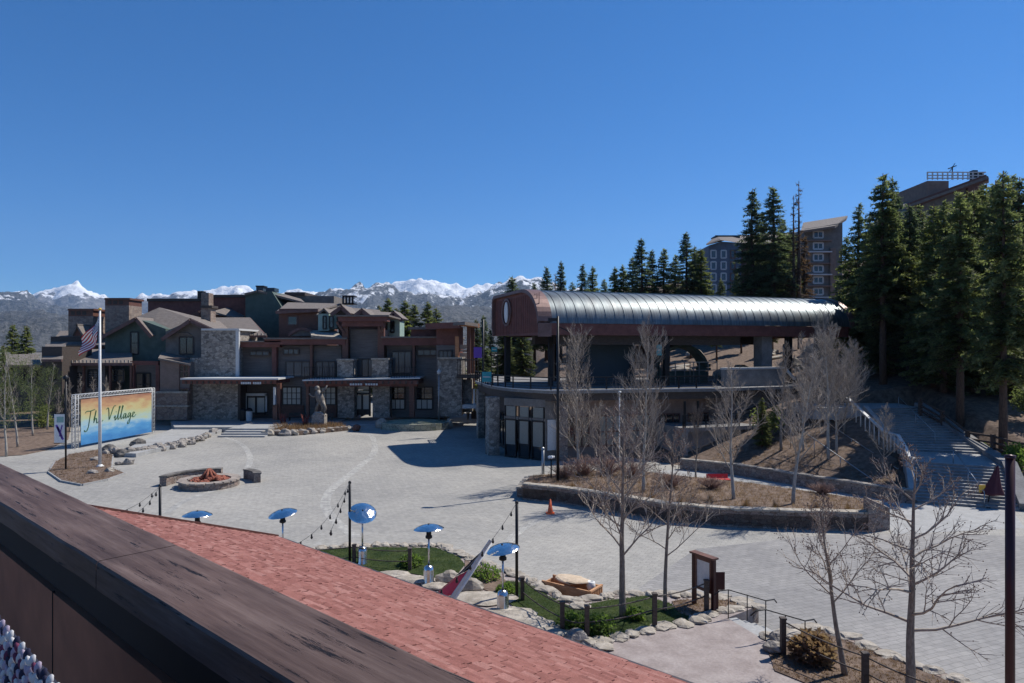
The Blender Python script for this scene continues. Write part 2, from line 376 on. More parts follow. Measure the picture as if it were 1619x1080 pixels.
def mountmat(name, rock1, rock2, snow_lo, snow_hi, sscale, cover, forest=None):
    m, nt, b = newmat(name); t = N(nt, 'ShaderNodeTexCoord'); v = t.outputs['Object']
    sp = N(nt, 'ShaderNodeSeparateXYZ'); nt.links.new(v, sp.inputs[0])
    st = N(nt, 'ShaderNodeMapping'); st.inputs['Scale'].default_value = (1, 1, .45); nt.links.new(v, st.inputs[0])
    f = ntex(nt, st.outputs[0], sscale, 8, .62); f2 = ntex(nt, v, sscale*5, 5, .7)
    c = ramp(nt, f2, [(.35, rock1), (.65, rock2)])
    mr = N(nt, 'ShaderNodeMapRange'); nt.links.new(sp.outputs[2], mr.inputs[0])
    mr.inputs[1].default_value = snow_lo; mr.inputs[2].default_value = snow_hi
    ad = N(nt, 'ShaderNodeMath', operation='MULTIPLY_ADD'); nt.links.new(mr.outputs[0], ad.inputs[0]); ad.inputs[1].default_value = cover
    nt.links.new(f, ad.inputs[2])
    ad2 = N(nt, 'ShaderNodeMath', operation='MULTIPLY_ADD'); nt.links.new(f2, ad2.inputs[0]); ad2.inputs[1].default_value = .35; nt.links.new(ad.outputs[0], ad2.inputs[2])
    k = ramp(nt, ad2.outputs[0], [(.86,(0,0,0)),(.93,(1,1,1))])
    if forest:
        ff = ntex(nt, v, sscale*9, 4, .7); c = mixc(nt, ramp(nt, ff, [(.47,(0,0,0)),(.53,(1,1,1))]), c, forest)
    c = mixc(nt, k, c, (.85,.87,.9)); nt.links.new(c, b.inputs['Base Color']); b.inputs['Roughness'].default_value = .9
    bump(nt, b, f2, .8, 40); return m
far = [(-80,470),(0,466),(50,468),(80,460),(105,452),(122,450),(145,462),(170,474),(205,480),(232,470),(260,462),(300,458),(340,453),(375,451),(400,460),(450,462),(490,456),(560,455),(620,455),(645,447),(662,441),(690,447),(740,450),(770,453),(800,460),(900,462),(1100,480),(1700,510)]
mid = [(-80,480),(0,466),(45,468),(90,484),(140,500),(230,500),(330,490),(430,480),(490,468),(520,462),(560,457),(590,453),(610,453),(650,460),(700,462),(735,470),(760,466),(790,450),(820,440),(880,452),(960,470),(1100,500),(1700,530)]
near = [(-80,492),(0,496),(60,490),(140,502),(200,520),(300,530),(420,525),(560,505),(640,488),(700,482),(760,486),(800,490),(900,500),(1700,540)]
ridge('mountain_range_snowy', far, 11500, 2600, 260, mountmat('mtn_far', (.10,.10,.11), (.22,.21,.21), 700, 1150, .0028, .56), .00045, 3)
ridge('mountain_ridge_rocky', mid, 7600, 2400, 200, mountmat('mtn_mid', (.07,.075,.085), (.17,.17,.175), 300, 900, .0062, .29, (.025,.032,.035)), .0006, 8)
ridge('foothills', near, 4200, 2200, 70, mountmat('mtn_near', (.06,.065,.07), (.125,.125,.125), 500, 1400, .006, .08, (.04,.043,.042)), .0010, 5)

# ---- paved bands of paler stone, laid in the plaza
def strip(m, pts, w, z=.004, wv=.0):
    P3 = [Vector((*G(*p), z)) for p in pts]; L = []; R = []
    q = []
    for i in range(len(P3)-1):
        for k in range(6): q.append(P3[i].lerp(P3[i+1], k/6))
    q.append(P3[-1])
    for _ in range(4): q = [q[0]] + [(q[i-1]+q[i]*2+q[i+1])/4 for i in range(1, len(q)-1)] + [q[-1]]
    for i in range(len(q)):
        d = (q[min(i+1,len(q)-1)] - q[max(i-1,0)]).normalized(); n = Vector((-d.y, d.x, 0))
        L.append(q[i]+n*w/2); R.append(q[i]-n*w/2)
    k = len(q); m.add(L+R, [(i, i+k, i+1+k, i+1) for i in range(k-1)])
m = MB()
strip(m, [(560,668),(590,690),(595,715),(560,745),(520,775),(512,800),(530,825),(565,850)], .6)
strip(m, [(345,688),(385,702),(398,725),(385,755),(340,775),(290,792),(262,812)], .5, .005)
strip(m, [(905,815),(850,822),(820,840),(800,860)], .5, .006)
struct('paver_band', m, M['paver_light'])
# smoother asphalt-like walk at lower right
m = MB(); m.add([(*G(px,py),.003) for px,py in ((1010,930),(1100,868),(1300,846),(1440,843),(1700,850),(1900,1200),(1300,1200))], [tuple(range(7))])
struct('lower_walk_paving', m, M['paver_road'])
# grey concrete walkway behind the planter
m = MB(); m.add([(*G(px,py),.006) for px,py in ((985,752),(1070,742),(1180,752),(1440,797),(1600,806),(1620,835),(1410,845),(1395,805),(1180,778),(1050,765))], [tuple(range(10))])
struct('concrete_path', m, M['concrete'])

# ================================================================ STAIRS
def flight(name, q, z0, z1, n, mat, mt2):
    BL, BR, TL, TR = [Vector((a[0],a[1],0)) for a in q]; m = MB()
    for i in range(n):
        a = i/n; L0 = BL.lerp(TL,a); R0 = BR.lerp(TR,a); L1 = TL; R1 = TR
        z = z0 + (z1-z0)*(i+1)/n
        L1 = BL.lerp(TL,(i+1)/n+.02); R1 = BR.lerp(TR,(i+1)/n+.02)
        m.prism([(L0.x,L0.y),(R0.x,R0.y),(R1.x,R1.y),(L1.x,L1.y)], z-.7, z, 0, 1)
    return m
Lf = (G(1449,795,0), G(1612,808,0), G(1440,728,2), G(1584,738,2))
Uf = (G(1430,713,2.0), G(1552,718,2.0), G(1372,646,4.6), G(1446,643,4.6))
st = thing('outdoor_staircase', 'long grey concrete staircase in two flights climbing the wooded slope at right', 'staircase', (*Lf[0],0))
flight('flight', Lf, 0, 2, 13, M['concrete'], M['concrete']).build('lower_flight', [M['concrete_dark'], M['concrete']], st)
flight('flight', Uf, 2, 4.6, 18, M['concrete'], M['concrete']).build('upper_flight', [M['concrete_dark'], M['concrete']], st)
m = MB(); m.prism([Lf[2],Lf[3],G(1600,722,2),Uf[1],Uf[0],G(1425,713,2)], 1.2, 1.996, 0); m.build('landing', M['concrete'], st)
m = MB(); tl = Uf[2]; tr = Uf[3]; m.prism([tl,tr,(tr[0]+1,tr[1]+6),(tl[0]-4,tl[1]+6),(tl[0]-4,tl[1]+1)], 3.6, 4.596, 0); m.build('top_landing', M['concrete'], st)
def cheek(pts, w, m, h=.25, dep=1.5):
    for a, b in zip(pts, pts[1:]):
        a = Vector(a); b = Vector(b); d = (b-a); n = Vector((d.y,-d.x,0)).normalized()*w
        q = [a, b, b+n, a+n]; m.slab([(p.x,p.y,p.z+h) for p in q], dep)
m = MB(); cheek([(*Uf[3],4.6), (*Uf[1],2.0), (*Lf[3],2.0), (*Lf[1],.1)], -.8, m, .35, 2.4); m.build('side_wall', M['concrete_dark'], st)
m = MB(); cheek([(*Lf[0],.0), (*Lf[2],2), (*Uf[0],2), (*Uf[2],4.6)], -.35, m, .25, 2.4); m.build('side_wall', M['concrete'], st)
def rail(pts, r, m, post=1.0, every=1):
    m.tube(pts, r, 6)
    for p in pts[::every]: m.tube([p, (p[0],p[1],p[2]-post)], r*.9, 5)
m = MB(); a = Vector(Lf[1]+(0,)).lerp(Vector(Lf[0]+(0,)), .33); b = Vector(Lf[3]+(2,)).lerp(Vector(Lf[2]+(2,)), .52)
rail([(a.x,a.y,.95),(a.x*.5+b.x*.5,a.y*.5+b.y*.5,1.95),(b.x,b.y,2.95)], .035, m); m.build('handrail', M['metal_gr'], st)
m = MB(); a = Vector((*Uf[1],2)).lerp(Vector((*Uf[0],2)), .5); b = Vector((*Uf[3],4.6)).lerp(Vector((*Uf[2],4.6)), .35); a = a.lerp(b,.15)
rail([a+Vector((0,0,.9)), (a+b)/2+Vector((0,0,.9)), b+Vector((0,0,.9))], .03, m); m.build('handrail', M['metal_gr'], st)
m = MB(); ps = [P(1447,43.8,760), P(1434,47,712), P(1420,48.2,688), P(1397,50,682), P(1368,52.5,655), P(1340,55,629)]
for p, q in zip(ps, ps[1:]):
    m.bar(p, q, .24, .09); 
    for k in range(4): w = Vector(p).lerp(Vector(q), k/4); m.tube([w, w-Vector((0,0,1.3))], .05, 5)
m.build('handrail', M['whitetrim'], st)
# two more sloping rails on the bank left of the stairs
for (a, b, lab) in (((1250,668),(1425,790),'lower of the two thin pipe rails running down the brown bank left of the stairs'),
                    ((1325,680),(1420,742),'upper of the two thin pipe rails running down the brown bank left of the stairs')):
    m = MB(); d0 = 54; d1 = 44 if a[0] == 1250 else 47
    p = [Vector(P(a[0],d0,a[1])).lerp(Vector(P(b[0],d1,b[1])), i/4) for i in range(5)]
    m.tube(p, .035, 5)
    for q in p: m.tube([q, (q.x, q.y, hill(q.x,q.y)-.1)], .03, 5)
    tag(m.build('pipe_rail', M['metal_gr'], None, p[0]), lab, 'handrail', 'pipe rails on the bank')
# log rail fence right of stairs
t = thing('rail_fence', 'dark log rail fence along the right side of the upper stairs', 'fence', P(1475,54,650))
pp = [(1455,56,632),(1490,54,652),(1530,51,684),(1570,49,690),(1619,47,703),(1680,45,720)]
for i, (px,d,py) in enumerate(pp):
    x, y, z = P(px,d,py); m = MB(); g = hill(x,y)-.2; m.box(x-.12,x+.12,y-.12,y+.12,min(g,z-1.1),z+.15); m.build('post', M['barkp'], t)
for a, b in zip(pp, pp[1:]):
    A = Vector(P(*[a[0],a[1],a[2]])); B = Vector(P(*b)); m = MB()
    for dz in (0,-.45,-.85): m.tube([A+Vector((0,0,dz)), B+Vector((0,0,dz))], .085, 6)
    m.build('log_rail', M['barkp'], t)

# ================================================================ PLANTER WALLS
def wall_run(pts, z0, z1, w, m, mi=0, cap=None, seed=0):
    rn = random.Random(seed)
    for a, b in zip(pts, pts[1:]):
        a = Vector((a[0],a[1],0)); b = Vector((b[0],b[1],0)); d = (b-a); L = d.length; d /= L; n = Vector((-d.y,d.x,0))
        q = [a, b, b+n*w, a+n*w]; m.prism([(p.x,p.y) for p in q], z0, z1, mi)
        if cap is not None:
            s = 0
            while s < L:
                l = min(rn.uniform(.35,.8), L-s+.05); c = a + d*(s+l/2) + n*(w/2+rn.uniform(-.03,.03))
                cap.obox((c.x,c.y,z1+.05+rn.uniform(-.01,.02)), (l*.95, w+.14+rn.uniform(-.06,.06), .1), math.atan2(d.y,d.x)+rn.uniform(-.05,.05), rn.uniform(-.03,.03))
                s += l
t = thing('planter_wall', 'long low rubble stone planter wall with pale cap stones behind the cone', 'wall', (*G(1100,825),0))
front = [G(826,790), G(880,795), G(960,808), G(1060,826), G(1160,834), G(1260,838), G(1373,841)]
m = MB(); c = MB(); wall_run(front, 0, .92, .45, m, 0, c, 1)
m.build('wall', M['stone_dk'], t); c.build('cap_stones', M['stone_lt'], t)
m = MB(); e = G(1373,842); e2 = G(1407,838); m.add([(e[0],e[1],0),(e2[0],e2[1],0),(e2[0]+.1,e2[1]+.7,0),(e[0]+.1,e[1]+.7,0),(e[0],e[1],1.75),(e2[0],e2[1],1.15),(e2[0]+.1,e2[1]+.7,1.15),(e[0]+.1,e[1]+.7,1.75)],[(0,3,2,1),(4,5,6,7),(0,1,5,4),(1,2,6,5),(2,3,7,6),(3,0,4,7)]); m.build('end_pier', M['stone_dk'], t)
back = [(front[0][0]-.05,front[0][1]+.6), (front[0][0]+.6,front[0][1]+4.2), G(985,756), G(1060,767), G(1180,780), G(1390,812)]
m = MB(); c = MB(); wall_run(back, 0, .55, .3, m, 0, c, 2); m.build('wall', M['stone_dk'], t); c.build('cap_stones', M['stone_lt'], t)
bed = front + back[::-1]
m = MB(); m.prism([(p[0],p[1]) for p in bed], 0.1, .72); tag(m.build('planter_soil', M['mulch']), kind='structure')
BED = bed
t = thing('retaining_wall', 'low dark stone retaining wall holding the brown bank behind the path', 'wall', (*G(1250,770),0))
rw = [G(1075,742), G(1160,751), G(1260,768), G(1360,784), G(1442,797)]
m = MB(); c = MB(); wall_run(rw, 0, .75, .4, m, 0, c, 3); m.build('wall', M['stone_dk'], t); c.build('cap_stones', M['rock'], t)

# ================================================================ RAISED PATIO WITH GARDEN BEDS (foreground)
ZP = .6
out = [(380,868),(484,868),(540,863),(597,861),(691,861),(728,876),(783,897),(828,914),(872,938),(905,952),(961,942),(991,937),(1059,939),(1120,941),(1160,947),(1190,957)]
outR = [(1245,1004),(1268,988),(1300,992),(1409,1036),(1514,1076),(1600,1110)]
o1 = [G(x,y,ZP+.1) for x,y in out]; o2 = [G(x,y,ZP+.1) for x,y in outR]
sa, sb = G(1150,977,ZP), G(1212,1014,ZP)     # top edge of the steps
poly = o1 + [sa, sb] + o2 + [(14,8),(6,4),(-20,12),(-24,24)]
m = MB(); m.prism(poly, -.1, ZP); struct('patio_paving', m, M['patio'])
def edging(name, pts, lab, seed, w=.36, mat='stone_lt'):
    t = thing(name, lab, 'wall', (*pts[0],0)); m = MB(); c = MB(); wall_run(pts, -.05, ZP+.02, w, m, 0, None)
    rn = random.Random(seed)
    for a, b in zip(pts, pts[1:]):
        a = Vector((*a,0)); b = Vector((*b,0)); d = b-a; L = d.length; d /= L; n = Vector((-d.y,d.x,0)); s = 0
        while s < L:
            l = rn.uniform(.3,.75); p = a + d*(s+l/2) + n*(w/2+rn.uniform(-.08,.08))
            c.rock((p.x,p.y,ZP+.03), (l*.56, .22+rn.uniform(0,.12), .07+rn.uniform(0,.04)), rn.random()*99)
            s += l
    m.build('wall', M['stone_dk'], t); c.build('edge_stones', M[mat], t)
edging('stone_edging', o1[1:], 'pale flat stone edging wall round the far side of the grass beds', 4)
edging('stone_edging', [sb]+o2, 'pale flat stone edging round the brown mulch bed at lower right', 5)
edging('stone_edging', [G(942,1021,ZP), G(1043,996,ZP), G(1106,984,ZP), G(1142,970,ZP), G(1188,958,ZP)], 'pale stone edging between the grass bed and the reddish patio', 6, .25)
edging('stone_edging', [G(800,965,ZP), G(850,985,ZP), G(900,1008,ZP), G(945,1024,ZP)], 'pale stone edging of the grass bed beside the shingle roof', 7, .25)
def bed_(name, pts, mat, z):
    m = MB(); m.prism([G(x,y,z) for x,y in pts], ZP-.1, z); return struct(name, m, M[mat])
GA = [(420,870),(490,871),(540,867),(600,865),(690,866),(725,880),(735,892),(715,918),(650,906),(590,903),(520,900),(420,895)]
GB = [(800,918),(835,922),(870,944),(905,960),(960,949),(1020,942),(1062,955),(1072,968),(1100,978),(1043,993),(942,1017),(890,1004),(820,965),(790,940)]
GC = [(735,885),(785,905),(800,918),(790,940),(760,930),(735,905)]
MC = [(1062,950),(1110,946),(1160,951),(1180,958),(1140,968),(1104,979),(1072,968)]
MD = [(1245,1012),(1268,996),(1300,998),(1409,1042),(1514,1082),(1560,1110),(1400,1130),(1225,1060),(1215,1030)]
bed_('lawn_ground', GA, 'grass', ZP+.03); bed_('lawn_ground', GB, 'grass', ZP+.034); bed_('shrub_bed_soil', GC, 'mulch', ZP+.03)
bed_('mulch_bed_soil', MC, 'mulch', ZP+.026); bed_('mulch_bed_soil', MD, 'mulch', ZP+.03)
def inpoly(x, y, p):
    c = False; j = len(p)-1
    for i in range(len(p)):
        if (p[i][1] > y) != (p[j][1] > y) and x < (p[j][0]-p[i][0])*(y-p[i][1])/(p[j][1]-p[i][1]) + p[i][0]: c = not c
        j = i
    return c
def scatter(poly, n, seed):
    rn = random.Random(seed); xs = [p[0] for p in poly]; ys = [p[1] for p in poly]; o = []
    k = 0
    while len(o) < n and k < n*12:
        k += 1; x = rn.uniform(min(xs),max(xs)); y = rn.uniform(min(ys),max(ys))
        if inpoly(x,y,poly): o.append((x,y))
    return o
def blades(m, pts, z, h, w, rn, k=3, lean=.4, zf=None):
    for x, y in pts:
        zz = zf(x,y) if zf else z
        for _ in range(k):
            a = rn.uniform(0,6.28); hh = h*rn.uniform(.5,1.2); lx = rn.uniform(-lean,lean)*hh; ly = rn.uniform(-lean,lean)*hh
            dx = math.cos(a)*w; dy = math.sin(a)*w
            ox = rn.uniform(-1,1)*h*.5; oy = rn.uniform(-1,1)*h*.5
            m.add([(x+ox-dx,y+oy-dy,zz),(x+ox+dx,y+oy+dy,zz),(x+ox+lx,y+oy+ly,zz+hh)], [(0,1,2)])
rn = random.Random(3)
m = MB()
blades(m, scatter([G(x,y,ZP) for x,y in GA], 5000, 1), ZP+.02, .06, .006, rn)
blades(m, scatter([G(x,y,ZP) for x,y in GB], 6000, 2), ZP+.02, .06, .006, rn)
tag(m.build('lawn_grass', M['grass']), 'short green grass in the stone-edged beds', 'grass', kind='stuff')
# dry tufts
m = MB()
blades(m, scatter(BED, 2600, 4), .70, .22, .012, rn, 5, .9)
tag(m.build('dry_grass', M['straw']), 'straw coloured dead plants covering the long planter bed', 'dry plants', kind='stuff')
m = MB(); blades(m, scatter([G(x,y,ZP) for x,y in MD], 1500, 5), ZP+.02, .07, .012, rn, 4, 1.2)
blades(m, scatter([G(x,y,ZP) for x,y in MC], 300, 6), ZP+.02, .07, .012, rn, 4, 1.2)
tag(m.build('bark_mulch', M['straw']), 'loose brown bark mulch in the beds beside the steps', 'mulch', kind='stuff')
m = MB(); pl = [(p[0],p[1]) for p in rw] + [G(1425,713,2), (29,57),(26,60),(18,57)]
blades(m, scatter(pl, 2600, 7), 0, .16, .012, rn, 4, 1.4, lambda x,y: hill(x,y)-.02)
tag(m.build('slope_litter', M['straw']), 'dry twigs and needle litter over the brown bank', 'litter', kind='stuff')
# steps down to the plaza
t = thing('patio_steps', 'four grey stone steps going down from the patio to the plaza', 'steps', (*sa,0))
d = Vector((sb[0]-sa[0], sb[1]-sa[1], 0)).normalized(); nn = Vector((-d.y, d.x, 0));
if nn.x < 0: nn = -nn
for i in range(4):
    a = Vector((*sa,0)) + nn*.36*i; b = Vector((*sb,0)) + nn*.36*i; m = MB()
    m.prism([(a.x,a.y),(b.x,b.y),(b.x+nn.x*.36,b.y+nn.y*.36),(a.x+nn.x*.36,a.y+nn.y*.36)], -.05, ZP-.03-.135*(i+0)); m.build('step', M['concrete'], t)
STN = nn; STD = d
# ================================================================ GONDOLA STATION (barrel roof), local frame a along eave, w back
GA_ = math.atan2(10.6, 31.9); GO = (3.1, 60.0)
gs = thing('gondola_station', 'open upper-deck station with long dark copper barrel roof on columns', 'building', (GO[0],GO[1],0), GA_)
def gl(x, y):   # world -> local
    dx, dy = x-GO[0], y-GO[1]; c, s = math.cos(GA_), math.sin(GA_); return (dx*c+dy*s, -dx*s+dy*c)
prof = [(0,11.8)] + [(4.6*(1-math.cos(t)), 11.8+3.15*math.sin(t)) for t in [math.radians(8*i) for i in range(1,12)]]
prof = [(w, z) for w, z in prof] + [(5.2,14.97),(13.3,14.97),(13.9,14.6),(14.0,11.6)]
def skin(m, a0, a1, off=0.0, th=.12, mi=0, sm=True):
    vs = []; n = len(prof)
    for a in (a0, a1):
        for w, z in prof: vs.append((a, w-off*(1 if w < 5 else -1 if w>13.5 else 0)*.7, z+off))
    m.add(vs, [(i, i+n, i+1+n, i+1) for i in range(n-1)], mi, sm)
m = MB(); skin(m, .25, 33.7); 
roof = m.build('barrel_roof', None or M['steel'], gs)
mt, nt, b = newmat('patina'); v = coords(nt, (1,.6,.6)); f = ntex(nt, v, 1.1, 6); f2 = ntex(nt, coords(nt, (2.5,.2,.2)), 2, 4)
c = ramp(nt, f2, [(.3,(.10,.118,.13)),(.55,(.15,.178,.19)),(.75,(.23,.258,.26))]); c = mixc(nt, .5, c, ramp(nt, f, [(.3,(.6,.5,.5)),(.7,(1.3,1.3,1.3))]), 'MULTIPLY')
nt.links.new(c, b.inputs['Base Color']); b.inputs['Metallic'].default_value = .7; b.inputs['Roughness'].default_value = .46
bump(nt, b, f, .12, .05); M['patina'] = mt; roof.data.materials[0] = mt
m = MB(); a = 1.0
while a < 33.6:
    for i in range(12):
        (w0,z0),(w1,z1) = prof[i], prof[i+1]; m.bar((a,w0,z0+.03),(a,w1,z1+.03), .025, .03)
    a += .95
m.build('seam', mt, roof)
m = MB(); m.box(1.0,33.6,4.5,4.75,14.95,15.06); m.build('ridge_cap', M['metal_gr'], roof)
# copper end rims
def rim(a0, a1, mat, off, nmn):
    m = MB(); n = len(prof); vs = []
    for a in (a0,a1):
        for w, z in prof:
            k = 1 if w < 5 else (-1 if w > 13.5 else 0); vs.append((a, w - k*off*.8, z+off))
    for a in (a0,a1):
        for w, z in prof:
            k = 1 if w < 5 else (-1 if w > 13.5 else 0); vs.append((a, w + k*.15, z-.15))
    fs = [(i,i+n,i+1+n,i+1) for i in range(n-1)] + [(i+2*n,i+1+2*n,i+1+3*n,i+3*n) for i in range(n-1)]
    fs += [(i,i+1,i+1+2*n,i+2*n) for i in range(n-1)] + [(i+n,i+3*n,i+1+3*n,i+1+n) for i in range(n-1)]
    m.add(vs, fs, 0, False); return m.build(nmn, mat, gs)
M['copper'] = nm('copper', (.14,.08,.07), (.22,.13,.115), 1.5, .5, .1, metal=.35)
rim(-.9, .4, M['copper'], .14, 'end_rim'); rim(33.5, 34.1, M['copper'], .1, 'end_rim')
# gable face: tongue and groove panel, set back
m = MB(); pts = [(w,z) for w,z in prof if z > 11.7]; poly_ = [(.2,10.7)] + [(w+.1 if w < 5 else w-.1,z-.12) for w,z in pts] + [(13.8,11.0),(13.8,10.9)]
n = len(poly_); vs = [(-.55,w,z) for w,z in poly_] + [(-.25,w,z) for w,z in poly_]
m.add(vs, [tuple(range(n)), tuple(range(2*n-1,n-1,-1))] + [(i,i+n,(i+1)%n+n,(i+1)%n) for i in range(n)])
for i in range(26): m.box(-.6,-.55, .5+i*.52, .55+i*.52, 11.0, 14.5)
fa = m.build('gable_face', M['maroon'], gs)
m = MB()
def ringx(m, a, w, z, rw, rz, t, dep, n=28):
    vs = []
    for k in range(n):
        c, s = math.cos(k*6.28318/n), math.sin(k*6.28318/n)
        vs += [(a, w+c*rw, z+s*rz), (a, w+c*(rw-t), z+s*(rz-t)), (a-dep, w+c*(rw-t), z+s*(rz-t)), (a-dep, w+c*rw, z+s*rz)]
    fs = []
    for k in range(n):
        o = 4*k; q = 4*((k+1)%n)
        for e in range(4): fs.append((o+e, o+(e+1)%4, q+(e+1)%4, q+e))
    m.add(vs, fs)
ringx(m, -.6, 9.6, 13.2, 1.45, 1.4, .2, .12); m.build('emblem_ring', M['copper'], fa)
m = MB(); vs = [(-.72, 9.6+.62*math.cos(t)*(1 if math.cos(t) > 0 else .75), 13.2+1.05*math.sin(t)) for t in [k*6.28318/24 for k in range(24)]]
vs2 = [(-.62, p[1], p[2]) for p in vs]; m.add(vs+vs2, [tuple(range(24)), *[(i,(i+1)%24,(i+1)%24+24,i+24) for i in range(24)]]); m.build('emblem', M['white'], fa)
m = MB(); m.box(-.85, .35, -.15, .12, 10.6, 11.78); m.build('rim_return', M['copper'], gs)
m = MB(); m.box(-.85,.35,13.7,14.0,10.9,11.6); m.build('rim_return', M['copper'], gs)
# fascia + soffit + beams
m = MB(); m.box(.36, 33.4, .05, .35, 10.75, 11.78); m.box(33.2,33.5,.4,13.8,10.75,11.7); m.box(1,33.4,13.6,13.9,10.8,11.7); m.build('fascia', M['maroon'], gs)
m = MB(); m.box(.0, 33.2, .36, 13.6, 11.2, 11.3)
for i in range(14): m.box(1+i*2.45, 1.25+i*2.45, .4, 13.5, 10.85, 11.2)
m.build('soffit', M['darkwood'], gs)
m = MB(); m.box(2,21,1.2,2.0,9.9,10.8); m.box(2,30,8.5,9.3,10.0,10.85); m.build('truss_beam', M['darkwood'], gs)
def col(a, w, s, z0, z1, mat, nme='column', bs=None):
    m = MB(); m.box(a-s/2, a+s/2, w-s/2, w+s/2, z0, z1)
    if bs: m.box(a-bs/2,a+bs/2,w-bs/2,w+bs/2,z0,z0+1.2)
    m.build(nme, mat, gs)
for a, w, s in ((12.6,1.2,.5),(26.8,1.2,.55),(30.5,1.2,.5),(.4,12.6,.55),(6,12.8,.45),(2.2,4.8,.4),(18,12.8,.45),(31.5,12.0,.6)): col(a,w,s,6,10.8,M['metal_dk'])
col(24.0,1.6,1.25,6.0,10.75,M['concrete_dark'])
col(32.2,2.5,1.0,3.0,10.75,M['concrete_dark'])
# teal machine room, bullwheel, back structures
m = MB(); m.box(6.0,11.6,5.5,10,6.0,10.1); m.build('machine_room', M['teal'], gs)
m = MB()
for k in range(28):
    t0, t1 = math.pi*k/28, math.pi*(k+1)/28
    m.bar((17+3.0*math.cos(t0),6,7.2+2.6*math.sin(t0)),(17+3.0*math.cos(t1),6,7.2+2.6*math.sin(t1)),1.6,.35)
m.box(14,20,5.2,6.8,6.0,7.2); m.build('lift_housing', M['green'], gs)
m = MB(); m.box(12.0,16.5,9,9.4,7.4,9.9); m.build('back_wall', M['siding_tan'], gs)
for i, (a, w) in enumerate(((10,3.5),(13.8,3.2),(3.4,5.5),(16.4,3.0))):
    m = MB(); m.box(a,a+3.2,w,w+.08,8.15,8.25); m.box(a,a+3.2,w,w+.08,7.35,7.42); 
    for k in range(4): m.box(a+k*1.05,a+k*1.05+.07,w,w+.07,6,8.2)
    m.build('queue_gate', M['metal_gr'] if i%2 else M['metal_dk'], gs)
# deck
dk = [(752,603,74),(762,605,70),(772,608,66),(788,612,62.8),(812,615,60.2),(840,617,58.6),(872,618,57.2),(960,617.5,58.3),(1130,615,60.5)]
DW = [(X(a,d), d) for a,b_,d in dk]; DL = [gl(*p) for p in DW]
dl = DL + [gl(30,66), gl(28,80), gl(-4,88)]
m = MB(); m.prism(dl, 5.75, 6.0); m.build('deck', M['concrete_dark'], gs)
m = MB(); s_ = [((p[0]*.985+8*.015), (p[1]*.97+8*.03)) for p in dl]; m.prism(s_, 5.1, 5.75); m.build('deck_fascia', M['darkwood'], gs)
# white strip painting a sunlit line along the deck edge
m = MB()
for p, q in zip(DL, DL[1:]): m.bar((p[0],p[1],6.03),(q[0],q[1],6.03), .16, .07)
m.build('deck_lit_line', M['whitetrim'], gs)
m = MB()
for p, q in zip(DL, DL[1:]):
    p = Vector((p[0],p[1],6)); q = Vector((q[0],q[1],6)); n = max(1, round((q-p).length/1.6))
    for k in range(n): c = p.lerp(q, k/n); m.box(c.x-.05,c.x+.05,c.y+.1,c.y+.2,6,7.1)
    for z in (7.1,6.85,6.6,6.35,6.15): m.bar((p.x,p.y+.14,z),(q.x,q.y+.14,z), .10 if z > 7 else .045)
m.build('deck_railing', M['metal_dk'], gs)
# lower storey : storefront
s0 = gl(*G(797,722)); s1 = gl(*G(862,729)); s2 = gl(19.5,63.0); sL = gl(-4.6,73.0)
def lwall(m, a, b, z0, z1, t=.3, mi=0, off=0):
    a = Vector((a[0],a[1],0)); b = Vector((b[0],b[1],0)); d = (b-a).normalized(); n = Vector((-d.y,d.x,0))
    a = a + n*off; b = b + n*off
    m.prism([(a.x,a.y),(b.x,b.y),(b.x+n.x*t,b.y+n.y*t),(a.x+n.x*t,a.y+n.y*t)], z0, z1, mi)
def lerp2(a, b, t): return (a[0]+(b[0]-a[0])*t, a[1]+(b[1]-a[1])*t)
m = MB(); lwall(m, s0, s1, 4.55, 5.2, .5); lwall(m, s0, s1, 3.35, 3.6, .5,0,-.02); lwall(m, s1, lerp2(s1,s2,.06), 0, 5.2, .4)
m.build('shopfront_wall', M['greywall'], gs)
sf = []
for i, (t0, t1) in enumerate(((.02,.30),(.36,.62),(.68,.97))):
    m = MB(); a, b_ = lerp2(s0,s1,t0), lerp2(s0,s1,t1)
    for u in (0,1):
        c = lerp2(a,b_,u*.95); lwall(m, c, lerp2(a,b_,u*.95+.05), 0, 4.55, .12, 0, -.03)
    lwall(m,a,b_,3.3,3.4,.1,0,-.05); lwall(m,a,b_,0,.15,.1,0,-.05)
    fr = m.build('window', M['metal_dk'], gs)
    m = MB(); lwall(m, a, b_, .15, 3.35, .04, 0, .1); m.build('pane', M['glass'], fr)
    m = MB(); lwall(m, lerp2(a,b_,.1), lerp2(a,b_,.9), 1.15+.15*(i%2), 3.25, .03, 0, .0); m.build('blind', M['pane_lt'], fr)
    m = MB(); lwall(m, lerp2(a,b_,.08), lerp2(a,b_,.92), 3.62, 4.5, .04, 0, .05); m.build('transom_pane', M['pane_lt'], fr)
m = MB(); lwall(m, lerp2(s1,s2,.01), lerp2(s1,s2,.07), .9, 3.5, .06, 0, -.1); m.build('wall_panel', M['whitetrim'], gs)
m = MB(); lwall(m, lerp2(s1,s2,.06), s2, 0, 5.2, .4, 0, .4); m.build('lower_wall', M['siding_tan'], gs)
for i in range(5):
    t0 = .12+i*.17; m = MB(); a, b_ = lerp2(s1,s2,t0), lerp2(s1,s2,t0+.12)
    for z in (1.0,2.2,3.6): lwall(m,a,b_,z,z+.1,.1,0,.3)
    for u in (0,.33,.66,.97): lwall(m,lerp2(a,b_,u),lerp2(a,b_,u+.04),1,3.7,.1,0,.28)
    fr = m.build('window', M['rustwood'], gs); m = MB(); lwall(m,a,b_,1.0,3.6,.04,0,.36); m.build('pane', M['pane_lt'] if i in (1,2) else M['glass'], fr)
